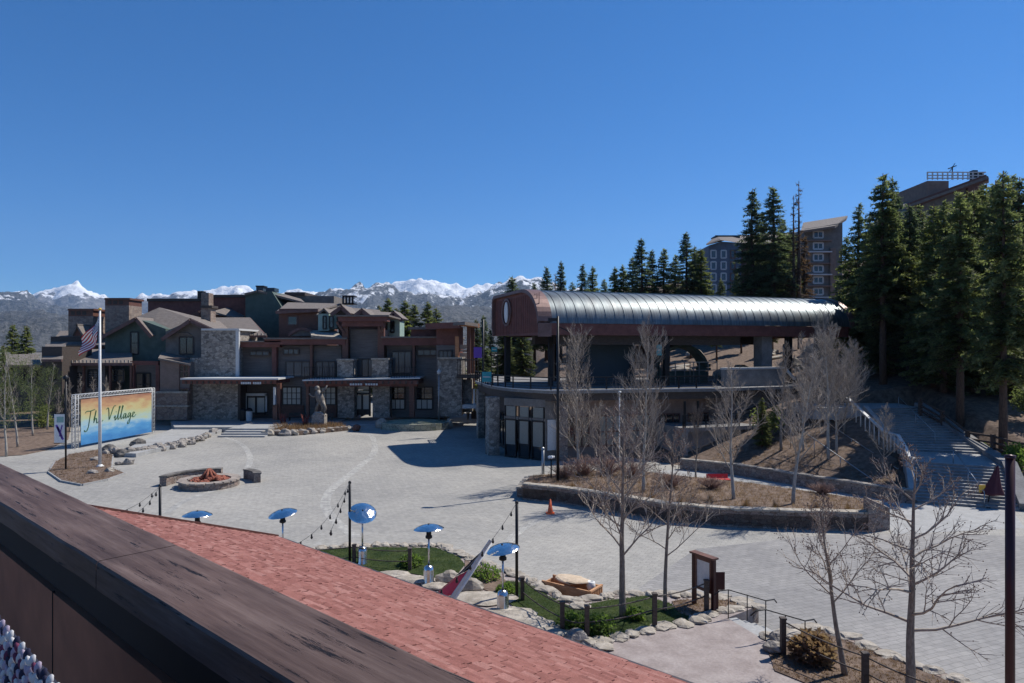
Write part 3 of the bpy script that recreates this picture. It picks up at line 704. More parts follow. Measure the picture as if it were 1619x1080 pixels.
for (u, wd) in ((.08,.9),(.99,2.2)):
    c = lerp2(s1,s2,u); m = MB(); m.box(c[0]-wd/2,c[0]+wd/2,c[1]-.5,c[1]+.8,0,5.15); m.build('stone_pier', M['stone_dk'], gs)
p0 = gl(*G(784,719)); m = MB(); m.box(p0[0]-.75,p0[0]+.25,p0[1]-.3,p0[1]+.8,0,5.2); m.build('stone_pier', M['stone_w'], gs)
p1 = gl(*G(762,693)); m = MB(); m.box(p1[0]-.4,p1[0]+.4,p1[1],p1[1]+.8,0,5.2); m.build('stone_pier', M['stone_w'], gs)
m = MB(); lwall(m, sL, gl(-1.6,62.5), 0, 5.1, .3, 0, 1.6); m.build('side_wall', M['darkwood'], gs)
for i in range(3):
    a, b_ = lerp2(sL, gl(-1.6,62.5), .1+i*.28), lerp2(sL, gl(-1.6,62.5), .32+i*.28)
    m = MB(); 
    for z in (.3,2.6,3.4): lwall(m,a,b_,z,z+.1,.1,0,1.45)
    for u in (0,.48,.95): lwall(m,lerp2(a,b_,u),lerp2(a,b_,u+.05),.3,3.5,.1,0,1.43)
    fr = m.build('window', M['metal_dk'], gs); m = MB(); lwall(m,a,b_,.4,3.4,.04,0,1.5); m.build('pane', M['pane_lt'] if i == 1 else M['glass'], fr)
# low side terrace to the right
c0 = gl(14.4,57.2); c1 = gl(21.8,59.6)
m = MB(); lwall(m, c0, c1, 2.55, 2.85, 5.0); lwall(m, c0, c1, 0, 2.55, .4, 0, .6); lwall(m,c0,lerp2(c0,c1,.05),0,2.55,5); m.build('side_terrace', M['concrete_dark'], gs)
m = MB()
for k in range(8): c = lerp2(c0,c1,k/7); m.box(c[0]-.04,c[0]+.04,c[1]+.1,c[1]+.18,2.85,3.95)
for z in (3.9,3.5,3.15): lwall(m,c0,c1,z,z+.05,.05,0,.12)
m.box(c0[0]+.3,c0[0]+.45,c0[1]+.4,c0[1]+.55,2.85,5.1); m.box(c0[0]+1.6,c0[0]+1.75,c0[1]+.4,c0[1]+.55,2.85,5.1)
m.build('terrace_railing', M['metal_dk'], gs)
# concrete retaining wall with pale cap on the slope
c0 = gl(*[X(1146,63),63]); c1 = gl(*[X(1240,66),66]); c2 = gl(*[X(1275,66),64])
t = thing('retaining_wall', 'tall grey concrete retaining wall with pale cap under the barrel roof', 'wall', (X(1190,64),64,0), 0)
m = MB(); A = [(X(1146,63),63),(X(1240,66),66)]
wall_run(A, 2.5, 7.6, .5, m); m.build('wall', M['concrete_dark'], t); m = MB(); wall_run([(A[0][0],A[0][1]-.1),(A[1][0],A[1][1]-.1)], 7.6, 7.78, .7, m)
q = Vector((A[1][0],A[1][1],7.7)); m.bar(q, (X(1256,66),66,6.6), .4, .2); m.build('cap', M['whitetrim'], t)
SPLIT = {'roof','stone_pier','timber_column','column','stone_base','chimney','upper_pier','pier_cap','wall','post','stucco_bay','stone_tower','beam','bracket','balcony','dormer_bay','gable_face','flat_roof','stack','roof_vent','terrace_post','window_base','porch_beam','canopy','parapet','stone_ledge','transom','panel','recess_wall','gable_trim'}
# ================================================================ VILLAGE BUILDINGS (far side of the plaza)
def fb(m, x0, x1, y0, y1, d, t=.3, mi=0): m.box(X(x0,d), X(x1,d), d, d+t, Z(y1,d), Z(y0,d), mi)
def fp(m, pts, d, t=.3, mi=0): m.xzp([(X(a,d),Z(b,d)) for a,b in pts], d, d+t, mi)
def lap(m, x0, x1, y0, y1, d, t=.25, per=.28):
    X0, X1, z0, z1 = X(x0,d), X(x1,d), Z(y1,d), Z(y0,d); m.box(X0,X1,d,d+t,z0,z1); z = z0
    while z < z1-.05:
        h = min(per, z1-z); m.add([(X0,d-.07,z),(X1,d-.07,z),(X1,d-.005,z+h*.97),(X0,d-.005,z+h*.97),(X0,d,z),(X1,d,z)], [(0,1,2,3),(0,4,5,1)]); z += per
def win(par, x0, x1, y0, y1, d, nx=2, ny=2, fm='metal_dk', pm='glass', name='window', fw=.09):
    m = MB(); X0, X1, z0, z1 = X(x0,d), X(x1,d), Z(y1,d), Z(y0,d)
    for i in range(nx+1):
        c = X0 + (X1-X0)*i/nx; w = fw if i in (0,nx) else fw*.55; m.box(c-w,c+w,d-.10,d+.02,z0,z1)
    for j in range(ny+1):
        c = z0 + (z1-z0)*j/ny; w = fw if j in (0,ny) else fw*.5; m.box(X0,X1,d-.085,d+.01,c-w,c+w)
    fr = m.build(name, M[fm], par); m = MB(); m.box(X0+.03,X1-.03,d-.045,d-.015,z0+.03,z1-.03); m.build('pane', M[pm], fr); return fr
def part(name, mat, par, f):
    m = MB(); f(m); mm = M[mat] if isinstance(mat,str) else mat
    return m.split(name, mm, par) if name in SPLIT else m.build(name, mm, par)
def gabroof(m, xl, xp, xr, yl, yp, yr, d0, d1, t=.22, d=None):   # front-facing gable, px outline at d0
    d = d0; a = (X(xl,d),Z(yl,d)); p = (X(xp,d),Z(yp,d)); b = (X(xr,d),Z(yr,d))
    m.slab([(a[0],d0,a[1]),(p[0],d0,p[1]),(p[0],d1,p[1]),(a[0],d1,a[1])], t)
    m.slab([(p[0],d0,p[1]),(b[0],d0,b[1]),(b[0],d1,b[1]),(p[0],d1,p[1])], t)
def gabtrim(m, xl, xp, xr, yl, yp, yr, d, h=.4):
    for a, b in (((xl,yl),(xp,yp)),((xp,yp),(xr,yr))):
        A = Vector(P(a[0],d,a[1])); B = Vector(P(b[0],d,b[1])); m.bar((A.x,d-.08,A.z-h*.4),(B.x,d-.08,B.z-h*.4), .16, h)

M['pane_w'] = flat('pane_w', (.46,.46,.42), .3)
# ---- left lodge with gables
L = thing('gabled_lodge', 'brown and dark green lodge with stepped gables and shingle roofs behind the flagpole', 'building', (X(190,90),90,0))
part('wall', 'green', L, lambda m: (fp(m,[(166,640),(166,524),(215,503),(262,520),(262,640)],91,9)))
part('wall', 'greywall', L, lambda m: (fp(m,[(262,640),(262,524),(301,507),(322,515),(322,640)],89.5,9)))
def f(m):
    gabroof(m,160,215,240,531,501,530,90.2,99); gabroof(m,256,301,346,533,503,523,88.6,99)
    m.slab([P(68,86,574),P(209,86,574),P(209,93,552),P(92,93,552)], .25)
    m.slab([P(238,91,530),P(262,91,532),P(300,95,503),P(252,97,486)], .2); m.slab([P(215,95,502),P(238,91,530),P(252,97,486)], .2)
    m.slab([P(300,95,503),P(345,95,522),P(330,98,505),P(252,97,486)], .2)
    m.slab([P(318,91,531),P(421,91,530),P(395,99,502),P(332,99,502)], .25)
part('roof', 'roofb', L, f)
def f(m):
    gabtrim(m,160,215,240,532,502,531,90.1,.45); gabtrim(m,256,301,346,535,505,525,88.5,.45)
    m.bar(P(66,85.9,576),P(210,85.9,576),.15,.35); m.bar(P(318,90.9,532),P(422,90.9,532),.15,.25)
    m.bar(P(421,90.9,532),P(395,99,504),.15,.3)
part('roof_trim', 'rooftrim', L, f)
part('eave_blocks', 'stone_lt', L, lambda m: [fb(m,x,x+2.2,569.5,573.5,85.75,.12) for x in range(70,208,6)]+[fb(m,x,x+2.2,527,530.5,90.75,.12) for x in range(322,420,6)])
part('wall', 'siding', L, lambda m: (lap(m,88,166,574,645,87,6), fb(m,205,252,574,645,88,5)))
part('porch_beam', 'maroon', L, lambda m: (fb(m,206,250,571,577,86.5,.4), fb(m,246,252,577,660,86.5,.5), fb(m,208,212,577,645,86.5,.4)))
part('stucco_bay', 'siding_tan', L, lambda m: (fb(m,253,283,566,620,85,5)))
part('roof', 'roofb', L, lambda m: m.slab([P(250,84.4,566),P(302,84.4,576),P(302,89,566),P(256,89,556)],.2))
part('stone_base', 'chim', L, lambda m: (fb(m,247,296,621,664,84.6,5.2),))
part('stone_ledge', 'stone_lt', L, lambda m: (fb(m,246,297,619,622,84.4,.6), fb(m,245,298,641,643.5,84.4,.6)))
part('wall', 'siding', L, lambda m: fb(m,283,300,572,640,85.2,5))
for a in ((284,299,577,597),(284,299,614,634)): win(L,*a,85.2,2,2,'rooftrim')
for a in ((284,306,533,560),): win(L,*a,89.5,2,1,'darkwood')
part('arch_trim','roofb',L,lambda m: fp(m,[(272,529),(280,526),(296,526),(303,530)],89.3,.2))
for a in ((207,219,525,560),): win(L,*a,91,1,2,'metal_dk')
for a in ((120,132,590,612),(140,155,585,612),(176,196,584,604),(100,112,580,596),(215,238,590,625)): win(L,*a,87 if a[0] < 200 else 88,2,2,'metal_dk')
part('post','rustwood',L,lambda m: [fb(m,x,x+3,576,640,86.3,.3) for x in (130,172,205)])
ch = part('chimney','chim',L,lambda m: (fb(m,318,333,486,520,93,1.6),)); part('chimney_cap','darkwood',ch,lambda m: fb(m,316,335,483,487,92.8,2))
# left small porch wing + stair house
L2 = thing('low_gabled_house', 'small brown house with steep gable at the far left of the village', 'building', (X(60,84),84,0))
part('wall','darkwood',L2,lambda m:(fb(m,66,98,548,655,84,6), fb(m,20,66,575,650,86,5)))
part('roof','roofb',L2,lambda m:(m.slab([P(66,83,568),P(98,83,568),P(104,88,544),P(72,88,544)],.2), m.slab([P(8,84,577),P(66,84,577),P(60,91,560),P(12,91,560)],.2)))
part('roof_trim','rooftrim',L2,lambda m:(m.bar(P(66,82.9,570),P(98,82.9,570),.2,.3),m.bar(P(8,83.9,579),P(66,83.9,579),.2,.3)))
for a in ((28,38,588,604),(48,58,588,604)): win(L2,*a,86,2,2)
for a in ((74,88,580,600),): win(L2,*a,84,2,2)
# chimneys / far rooftop blocks behind the lodge
for (x0,x1,y0,y1,lab) in ((108,147,489,535,'smaller of the two square red-capped chimneys left of the flagpole'),(166,204,472,520,'taller square brick chimney with red cap right of the flagpole')):
    t = thing('chimney_stack', lab, 'chimney', (X(x0,98),98,0))
    part('stack','chim',t,lambda m: fb(m,x0,x1,y0+11,620,98,3.4)); part('cap','rustwood',t,lambda m:(fb(m,x0,x1,y0+1,y0+11,98,3.4),fb(m,x0-1,x1+1,y0-1,y0+2,97.8,3.8)))
    part('vent','darkwood',t,lambda m:[fb(m,x0+4+k*9,x0+10+k*9,y0+3,y0+9,97.95,.1) for k in range(3)])
t = thing('back_lodge', 'dark roofed lodge wing with pointed dormer behind the flag', 'building', (X(120,96),96,0))
part('wall','darkwood',t,lambda m:(fb(m,80,170,532,620,97,6),))
part('roof','roofb',t,lambda m:(m.slab([P(78,95.5,545),P(175,95.5,545),P(165,103,523),P(95,103,523)],.2), gabroof(m,112,121,132,530,512,530,95,100)))
part('dormer_face','rustwood',t,lambda m:fp(m,[(114,531),(121,515),(130,531)],95.4,.3))
# long red parapet buildings
t = thing('flat_roofed_block', 'long low maroon building with flat roof behind the lodge gables', 'building', (X(300,112),112,0))
part('wall','maroon',t,lambda m:(fb(m,234,336,476,600,112,12),fb(m,332,392,470,600,110,12)))
part('parapet','darkwood',t,lambda m:(fb(m,232,336,472,476.5,111.7,12.4),fb(m,333,392,466,470.5,109.7,12.4)))
part('gable_roof','roofb',t,lambda m:(gabroof(m,285,316,352,506,491,500,106,112), m.slab([P(335,104,492),P(372,104,502),P(388,108,500),P(360,110,486)],.2)))
part('gable_trim','rustwood',t,lambda m:(gabtrim(m,285,316,352,507,492,501,105.9,.7), fb(m,300,340,498,520,107,3)))
ch = part('chimney','chim',t,lambda m:(fb(m,318,330,463,495,103,1.6))); part('chimney_cap','metal_dk',ch,lambda m: fb(m,312,320,460,472,103.1,1.2))
# green gable building
t = thing('green_gabled_building', 'tall dark green wall building with sloping metal roof and rooftop vent', 'building', (X(430,104),104,0))
part('wall','green',t,lambda m:(fp(m,[(388,600),(388,463),(405,460),(430,461),(446,487),(446,600)],104,11), fp(m,[(446,600),(446,478),(478,480),(478,600)],107,9)))
part('roof','roofb',t,lambda m:(m.slab([P(386,103.5,464),P(405,103.5,459),P(408,115,459),P(388,115,463)],.3), m.slab([P(408,103.5,459),P(482,106,478),P(470,116,468),P(412,116,459)],.3)))
vt = part('roof_vent','teal',t,lambda m:(fb(m,405,416,453,461,105,1.2),fb(m,416,434,455,461,108,2))); part('vent_cap','metal_dk',vt,lambda m:fb(m,404,417,451.5,453.5,104.8,1.6))
# brown block with dormers
t = thing('dormered_building', 'reddish lodge with pale green dormer bays and many small gables in the village centre', 'building', (X(500,97),97,0))
part('wall','rustwood',t,lambda m:(fb(m,441,505,488,600,97,10), fb(m,535,612,500,600,96,9)))
part('wall','greywall',t,lambda m:(fb(m,454,481,465,500,112,8), fb(m,481,528,468,500,112,8)))
part('parapet','darkwood',t,lambda m:(fb(m,450,482,462,467,111.7,8.4)))
def f(m):
    m.slab([P(436,96,493),P(503,96,490),P(540,104,480),P(455,104,478)],.25)
    m.slab([P(500,95,497),P(612,95,508),P(600,103,490),P(520,103,484)],.25)
    gabroof(m,503,512,520,495,487,495,94,100); gabroof(m,523,540,554,494,482,495,94,100); gabroof(m,560,572,586,496,487,498,94,100)
    gabroof(m,612,622,636,502,491,503,95,101); m.slab([P(585,96,500),P(612,96,504),P(620,102,494),P(590,102,492)],.2)
part('roof','roofb',t,f)
part('gable_trim','rooftrim',t,lambda m:(gabtrim(m,523,540,554,496,484,497,93.9,.5),gabtrim(m,560,572,586,498,489,500,93.9,.5),gabtrim(m,612,622,636,504,493,505,94.9,.5),m.bar(P(436,95.9,494),P(503,95.9,491),.2,.4)))
part('gable_face','darkwood',t,lambda m:(fp(m,[(526,497),(540,486),(552,497)],94.4,.3),fp(m,[(563,499),(572,491),(584,500)],94.4,.3)))
part('dormer_bay','palegreen',t,lambda m:(fb(m,503,520,496,523,94.2,3),fb(m,520,532,497,520,95,2),fb(m,613,632,503,536,95.2,4)))
for a in ((511,516,500,520),(521,527,500,518)): win(t,*a,94.1,1,2)
win(t,618,623,508,526,95.1,1,2)
part('balcony_roof','stone_lt',t,lambda m: m.slab([P(492,91.5,530),P(542,91.5,534),P(532,96,523),P(490,96,522)],.3))
part('arch','rooftrim',t,lambda m:[m.bar(P(456+5.5*k,95,530-10*math.sin(math.pi*k/8)),P(456+5.5*(k+1),95,530-10*math.sin(math.pi*(k+1)/8)),.4,.4) for k in range(8)])
part('arch_panel','greywall',t,lambda m: fp(m,[(459+5*k,531-8*math.sin(math.pi*k/8)) for k in range(9)],95.2,.2))
for a in ((548,556,502,509),(560,566,502,509),(455,470,500,514)): win(t,*a,96 if a[0]>500 else 97,1,1,'rooftrim')
part('louvre_box','metal_dk',t,lambda m:[fb(m,541+5*k,543.5+5*k,468,481,103,.3) for k in range(4)]+[fb(m,541,560,467,469,103,2),fb(m,541,560,479,481,103,2)])

# ---- main hall (centre) : siding, beams, canopy on stone piers
H = thing('main_hall', 'long dark timber hall with stone piers, maroon beams and flat entrance canopy facing the plaza', 'building', (X(550,88),88,0))
part('siding_wall','siding',H,lambda m:(lap(m,380,434,548,605,88.6,8), lap(m,436,540,546,660,88.4,9), lap(m,612,705,544,660,88.4,9), lap(m,554,600,520,600,88.2,9)))
def f(m):
    fb(m,376,442,541,549,87.2,1.2); fb(m,418,546,536,545,86.9,1.4); fb(m,604,724,534,546,86.9,1.6)
    fb(m,534,612,500,508,86.0,2.0); fb(m,540,606,508,516,86.4,1.4); fb(m,430,437,545,605,87.6,.8); fb(m,380,434,545,549,87.6,.6)
part('beam','maroon',H,f)
part('flat_roof','roofb',H,lambda m:(fb(m,374,444,539,541,86.9,8),fb(m,416,548,534,536.5,86.6,10),fb(m,602,726,532,534.5,86.6,10),fb(m,531,615,498,500.5,85.7,9)))
part('timber_column','rustwood',H,lambda m:(fb(m,541,550,508,570,87.0,.8),fb(m,597,607,508,570,87.0,.8),fb(m,490,494,545,600,87.6,.5),fb(m,652,656,545,600,87.6,.5)))
def f(m):
    for a,b in ((532,541),(597,588),(607,616)): m.bar(P(a,86.6,509),P(545 if a==532 else 602,86.9,528),.25,.25)
part('bracket','rustwood',H,f)
part('upper_pier','stone_w',H,lambda m:(fb(m,533,558,570,597,85.4,2.4),fb(m,588,614,569,597,85.4,2.4)))
part('pier_cap','stone_lt',H,lambda m:(fb(m,531.5,559,567.5,570,85.2,2.8),fb(m,586.5,615,566.5,569,85.2,2.8)))
part('stone_pier','stone_w',H,lambda m:(fb(m,534,560,607,661,86.4,2.4),fb(m,589,616,607,660,86.4,2.4)))
part('canopy','whitetrim',H,lambda m: m.slab([P(478,83.6,600.5),P(664,83.6,597),(X(664,83.6),88.6,Z(597,83.6)+.03),(X(478,83.6),88.6,Z(600.5,83.6)+.03)],.16))
part('canopy_fascia','maroon',H,lambda m:(fb(m,480,662,601.5,607.5,83.8,4.6),fb(m,482,660,607.5,611,84.4,.5)))
part('rafter','darkwood',H,lambda m:[fb(m,484+k*9.2,486.5+k*9.2,603,607,83.65,.2) for k in range(20)])
part('column','rustwood',H,lambda m:(fb(m,647,655,608,660,84.6,.7),fb(m,484,488,608,660,84.6,.5)))
part('sign_letters','whitetrim',H,lambda m:[fb(m,553+k*4.1,556+k*4.1,606.3,609.3,83.55,.06) for k in (0,1,2,3,4,6,7,8,9,10)])
for x0,x1,pl in ((447,476,'pane_lt'),(500,531,'pane_lt')): win(H,x0,x1,612,640,88.3,4,3,'darkwood','pane_w')
part('window_base','rustwood',H,lambda m:(fb(m,444,480,641,660,88.1,.3),fb(m,498,532,641,660,88.1,.3)))
for a in ((618,640,631,647),(658,684,631,647)): win(H,*a,88.3,3,1,'darkwood','pane_w')
for a in ((618,640,612,631),(658,684,612,631)): win(H,*a,88.3,2,2,'darkwood','glass')
for a in ((448,472,552,560),(452,490,572,596),(500,530,572,596),(620,650,556,590),(660,690,553,562),(563,592,568,596),(395,425,556,562)): win(H,*a,88.1 if a[0] != 563 else 88.05,3,1,'darkwood','glass_b')
dr = part('door','pane_w',H,lambda m:(fb(m,562,571,625,647,88.0,.1),fb(m,574,583,625,647,88.0,.1)))
part('door_frame','metal_dk',dr,lambda m:(fb(m,560,562,608,658,87.9,.15),fb(m,583,586,608,658,87.9,.15),fb(m,571,574,623,658,87.9,.15),fb(m,560,586,621,624,87.88,.15),fb(m,562,583,647,656,87.95,.1)))
part('transom','pane_w',H,lambda m:(fb(m,561,585,610,616,88.0,.1),fb(m,561,585,618,621,88.0,.1)))
part('railing','metal_dk',H,lambda m:(fb(m,480,533,580,581,84.2,.06),fb(m,614,658,580,581,84.2,.06),fb(m,480,533,594,595,84.2,.06),fb(m,614,658,594,595,84.2,.06))+tuple(fb(m,x,x+.6,580,600,84.2,.06) for x in list(range(481,533,4))+list(range(615,658,4))))
part('entry_steps','concrete',H,lambda m:(m.box(X(533,82),X(612,82),82,86.6,-.05,.45),m.box(X(540,81),X(606,81),81.4,82,-.05,.3),m.box(X(544,81),X(603,81),80.8,81.4,-.05,.15)))
# ---- stone fronted shop (left)
S = thing('stone_shop', 'grey stone fronted shop with square stone tower and flat canopy left of the hall', 'building', (X(340,86),86,0))
part('stone_tower','stone_w',S,lambda m:(fb(m,300,373,566,605,86.5,7), fb(m,318,374,521,566,86.5,7)))
part('tower_lit_edge','whitetrim',S,lambda m:(fb(m,372.5,377.5,522,598,86.4,.4),fb(m,318,378,519.5,522.5,86.3,7)))  # upright pale strip paints the sun on the tower's right side
part('stone_front','stone_w',S,lambda m:(fb(m,297,376,603,667,86,8),))
part('canopy','whitetrim',S,lambda m: m.box(X(285,82),X(440,82),82,88,Z(600.5,82),Z(598,82)))
part('canopy_fascia','maroon',S,lambda m:(fb(m,288,437,600.5,607,82.3,5),))
part('rafter','darkwood',S,lambda m:[fb(m,292+k*9,294.5+k*9,603,606.5,82.15,.2) for k in range(16)])
part('sign_letters','whitetrim',S,lambda m:[fb(m,381+k*2.7,383+k*2.7,604,607.5,82.1,.06) for k in (0,1,2,3,4,5,7,8,9,10,11)])
part('recess_wall','darkwood',S,lambda m:(fb(m,376,446,606,664,88.2,5),fb(m,376,380,606,664,86,2.2)))
dr = part('door','pane_w',S,lambda m:(fb(m,391,403,629,652,87.9,.1),fb(m,406,418,629,652,87.9,.1)))
part('door_frame','whitetrim',dr,lambda m:(fb(m,384,390,625,650,87.8,.15),fb(m,419,422,623,651,87.8,.15),fb(m,384,422,622,626,87.8,.15)))
part('door_frame','metal_dk',dr,lambda m:(fb(m,403,406,626,656,87.8,.15),fb(m,390,392,626,656,87.8,.15),fb(m,418,419.5,626,656,87.8,.15)))
part('column','whitetrim',S,lambda m:(fb(m,432,435,612,642,83,.4),)); part('column','rustwood',S,lambda m:(fb(m,431,438,640,664,83,.6),fb(m,437,443,606,664,83.4,.6)))
# ---- corner building with tower
C_ = thing('corner_building', 'maroon corner building with jutting flat roof, stone base and orange lit timber column', 'building', (X(700,86),86,0))
part('wall','maroon',C_,lambda m:(fb(m,690,724,514,570,84.4,9), fb(m,650,692,520,560,90,8)))
part('wall','siding',C_,lambda m:(lap(m,690,722,546,600,84.2,2),))
part('flat_roof','roofb',C_,lambda m:(m.slab([P(674,83.5,512),P(735,81,508.5),P(758,84,512),P(752,94,511),P(690,94,511)],.4), fb(m,645,695,517,521,89.5,9)))
part('roof_lit_edge','sunlitwood',C_,lambda m:(m.bar(P(724,81.5,512),P(757,84,515),.3,.5)))  # orange bar paints the sunlit part of the maroon roof edge
part('roof_beam','maroon',C_,lambda m:(m.bar(P(674,83.3,516),P(728,81.6,514),.4,.7)))
part('timber_column','sunlitwood',C_,lambda m:(fb(m,719.5,725,532,568,83.2,.9)))  # sun on this column painted in as orange
part('timber_column','rustwood',C_,lambda m:(fb(m,738,744,515,600,84.5,.6),fb(m,744,750,515,620,87,.5)))
part('stone_base','stone_w',C_,lambda m:(fb(m,692,730,567,658,83,6),fb(m,730,746,600,652,84.6,3)))
part('stone_cap','stone_lt',C_,lambda m:(fb(m,691,731,565,567.5,82.8,6.4),))
part('balcony','darkwood',C_,lambda m:(fb(m,722,757,592,598,82.5,3),)+tuple(fb(m,x,x+1,570,593,82.5,.1) for x in range(723,757,4))+(fb(m,722,757,568,570,82.45,.15),))
part('back_panel','whitetrim',C_,lambda m:(fb(m,726,739,545,552,88,.3),fb(m,726,739,553,556,87.8,.3),fb(m,727,738,558,572,88,.3)))
for a in ((694,714,555,566),): win(C_,*a,84.1,3,1,'darkwood','glass_b')
part('plinth','whitetrim',C_,lambda m:(fb(m,731,758,640,646,82.5,2),fb(m,748,751,615,645,83,.3)))
# far building right of it seen through the gap
t = thing('side_annex', 'low dark annex with pale panel behind the gap beside the station', 'building', (X(770,95),95,0))
part('wall','darkwood',t,lambda m:fb(m,745,800,596,664,93,6)); part('panel','whitetrim',t,lambda m:(fb(m,750,756,610,650,92.8,.2),fb(m,762,772,638,656,92.8,.2)))
part('roof','roofb',t,lambda m: m.slab([P(742,91,598),P(803,91,598),P(803,99,590),P(742,99,590)],.3))

# ---- hillside lodges, upper right
def hb(name, lab, px, d): return thing(name, lab, 'building', (X(px,d),d,hill(X(px,d),d)))
A = hb('hillside_lodge', 'grey blue apartment block with metal roof rising behind the conifers above the station roof', 1230, 150)
z0 = 14
def fbz(m,x0,x1,y0,d,t,z=z0): m.box(X(x0,d),X(x1,d),d,d+t,z,Z(y0,d))
part('wall','greywall',A,lambda m:(fp(m,[(1272,480),(1272,362),(1300,358),(1332,352),(1332,480)],146,16),))
part('wall',nm('bluegrey',(.10,.13,.17),(.14,.18,.23),1,.8,.1),A,lambda m:(fp(m,[(1121,480),(1121,388),(1140,382),(1172,384),(1172,480)],148,14),))
part('wall','rustwood',A,lambda m:(fb(m,1150,1272,388,480,152,10),fb(m,1252,1276,372,480,150,3)))
part('roof','roofb',A,lambda m:(m.slab([P(1116,147,386),P(1138,147,378),P(1176,149,384),P(1172,163,372),P(1134,163,372)],.5),m.slab([P(1172,151,388),P(1275,151,380),P(1275,163,366),P(1172,163,372)],.5),
   m.slab([P(1266,144,365),P(1320,144,357),P(1338,150,345),P(1340,162,341),P(1270,162,352)],.5)))
part('roof_deck','teal',A,lambda m:(fb(m,1132,1170,372,374,156,4),fb(m,1131,1133,372,380,156,.3),fb(m,1168,1170,372,380,156,.3)))
for r in range(6):
    y = 366+18*r; win(A,1286,1301,y,y+10,146,2,1,'whitetrim','glass',fw=.16); 
    if r > 0: win(A,1124,1132,y+12,y+24,148,1,1,'whitetrim','glass_b',fw=.14); win(A,1140,1148,y+12,y+24,148,1,1,'whitetrim','glass_b',fw=.14); win(A,1155,1162,y+12,y+24,148,1,1,'rooftrim','glass',fw=.14)
    if r < 6: part('balcony','whitetrim' if r%2 else 'siding_tan',A,lambda m: fb(m,1278,1316,y+13,y+15,145.2,.8))
part('corner_pier','siding_tan',A,lambda m:(fb(m,1313,1322,392,480,145.5,1.5)))
B = hb('hilltop_lodge', 'brown hilltop lodge with fenced roof terrace above the tall conifers at upper right', 1500, 112)
part('wall','siding_tan',B,lambda m:(fb(m,1466,1500,286,440,110,10),))
part('wall','greywall',B,lambda m:(fp(m,[(1438,440),(1438,332),(1500,303),(1556,285),(1556,440)],108,12),))
part('gable_trim','rustwood',B,lambda m:(m.bar(P(1432,107.5,328),P(1505,107.5,301),.3,1.0),m.bar(P(1505,107.5,301),P(1560,107.5,281),.3,1.0),fb(m,1530,1548,290,312,107.6,.4)))
part('roof','roofb',B,lambda m:(m.slab([P(1428,106,327),P(1505,106,299),P(1505,122,299),P(1428,122,318)],.4),m.slab([P(1500,106,301),P(1562,106,278),P(1562,122,286),P(1505,122,300)],.4)))
def f(m):
    for x in range(1466,1560,8): fb(m,x,x+1.6,272,284,109.8,.15)
    for y in (271.5,276.5,281): fb(m,1466,1559,y,y+1.6,109.75,.12)
part('terrace_railing','whitetrim',B,f)
part('terrace_post','metal_dk',B,lambda m:(fb(m,1538,1546,269,284,110,.8),fb(m,1548,1556,272,284,110,.8)))
part('antenna','metal_dk',B,lambda m:(m.bar(P(1505,111,284),P(1506,111,263),.12),m.bar(P(1499,111,267),P(1512,111,262),.15),m.bar(P(1501,111,272),P(1510,111,258),.08)))
for a in ((1478,1490,345,365),(1510,1522,335,352),(1456,1466,350,366)): win(B,*a,108,1,1,'whitetrim','glass',fw=.14)
# ================================================================ PLAZA THINGS
# fire pit
M['capst'] = nm('capst', (.25,.21,.18), (.40,.34,.29), 2.2, .9, .5, bd=.03)
fx, fy = G(331,768); RP = 2.15
t = thing('fire_pit', 'round stone fire pit ring with heap of red rock and logs in the plaza', 'fire pit', (fx,fy,0))
m = MB(); n = 40
def ring(m, c, r0, r1, z0, z1, a0=0, a1=360, n=36, mi=0, sx=1, sy=1):
    k = n+1; vs = []
    for i in range(k):
        a = math.radians(a0+(a1-a0)*i/n); cc, s = math.cos(a)*sx, math.sin(a)*sy
        vs += [(c[0]+cc*r0,c[1]+s*r0,z0),(c[0]+cc*r1,c[1]+s*r1,z0),(c[0]+cc*r1,c[1]+s*r1,z1),(c[0]+cc*r0,c[1]+s*r0,z1)]
    fs = [(4*i+e, 4*i+(e+1)%4, 4*i+4+(e+1)%4, 4*i+4+e) for i in range(n) for e in range(4)] + [(0,1,2,3),(4*n+3,4*n+2,4*n+1,4*n)]
    m.add(vs, fs, mi)
ring(m,(fx,fy),1.45,1.95,0,.42); m.build('ring_wall', M['stone_dk'], t)
m = MB()
for k in range(22):
    a = k*math.pi/11; m.obox((fx+1.72*math.cos(a),fy+1.72*math.sin(a),.46),(.62+.08*math.sin(k*3),.47,.09),a,.02*math.sin(k*5),.02*math.cos(k*7))
m.build('ring_cap', M['capst'], t)
m = MB(); rn = random.Random(5)
for i in range(75):
    a = rn.uniform(0,6.28); r = rn.uniform(0,1.25); m.rock((fx+r*math.cos(a),fy+r*math.sin(a),.36+.35*(1-r/1.3)),(.2,.2,.14),i)
m.build('lava_rock', M['firewood'], t)
m = MB()
for i in range(8):
    a = i*.785; m.tube([(fx+.62*math.cos(a),fy+.62*math.sin(a),.5),(fx+.05*math.cos(a),fy+.05*math.sin(a),1.15)],.09,6)
m.build('log_stack', M['firewood'], t)
for a0,a1,lab in ((20,62,'curved dark stone seat wall on the right side of the fire pit'),(98,184,'long low curved stone seat wall behind and left of the fire pit')):
    a = math.radians((a0+a1)/2); t2 = thing('seat_wall', lab, 'bench', (fx+3*math.cos(a),fy+3*math.sin(a),0))
    m = MB(); ring(m,(fx,fy),2.9,3.35,0,.62,a0,a1,12); m.build('wall', M['stone_dk'], t2)
    m = MB(); ring(m,(fx,fy),2.84,3.42,.62,.7,a0,a1,12); m.build('cap', M['rock_dk'], t2)

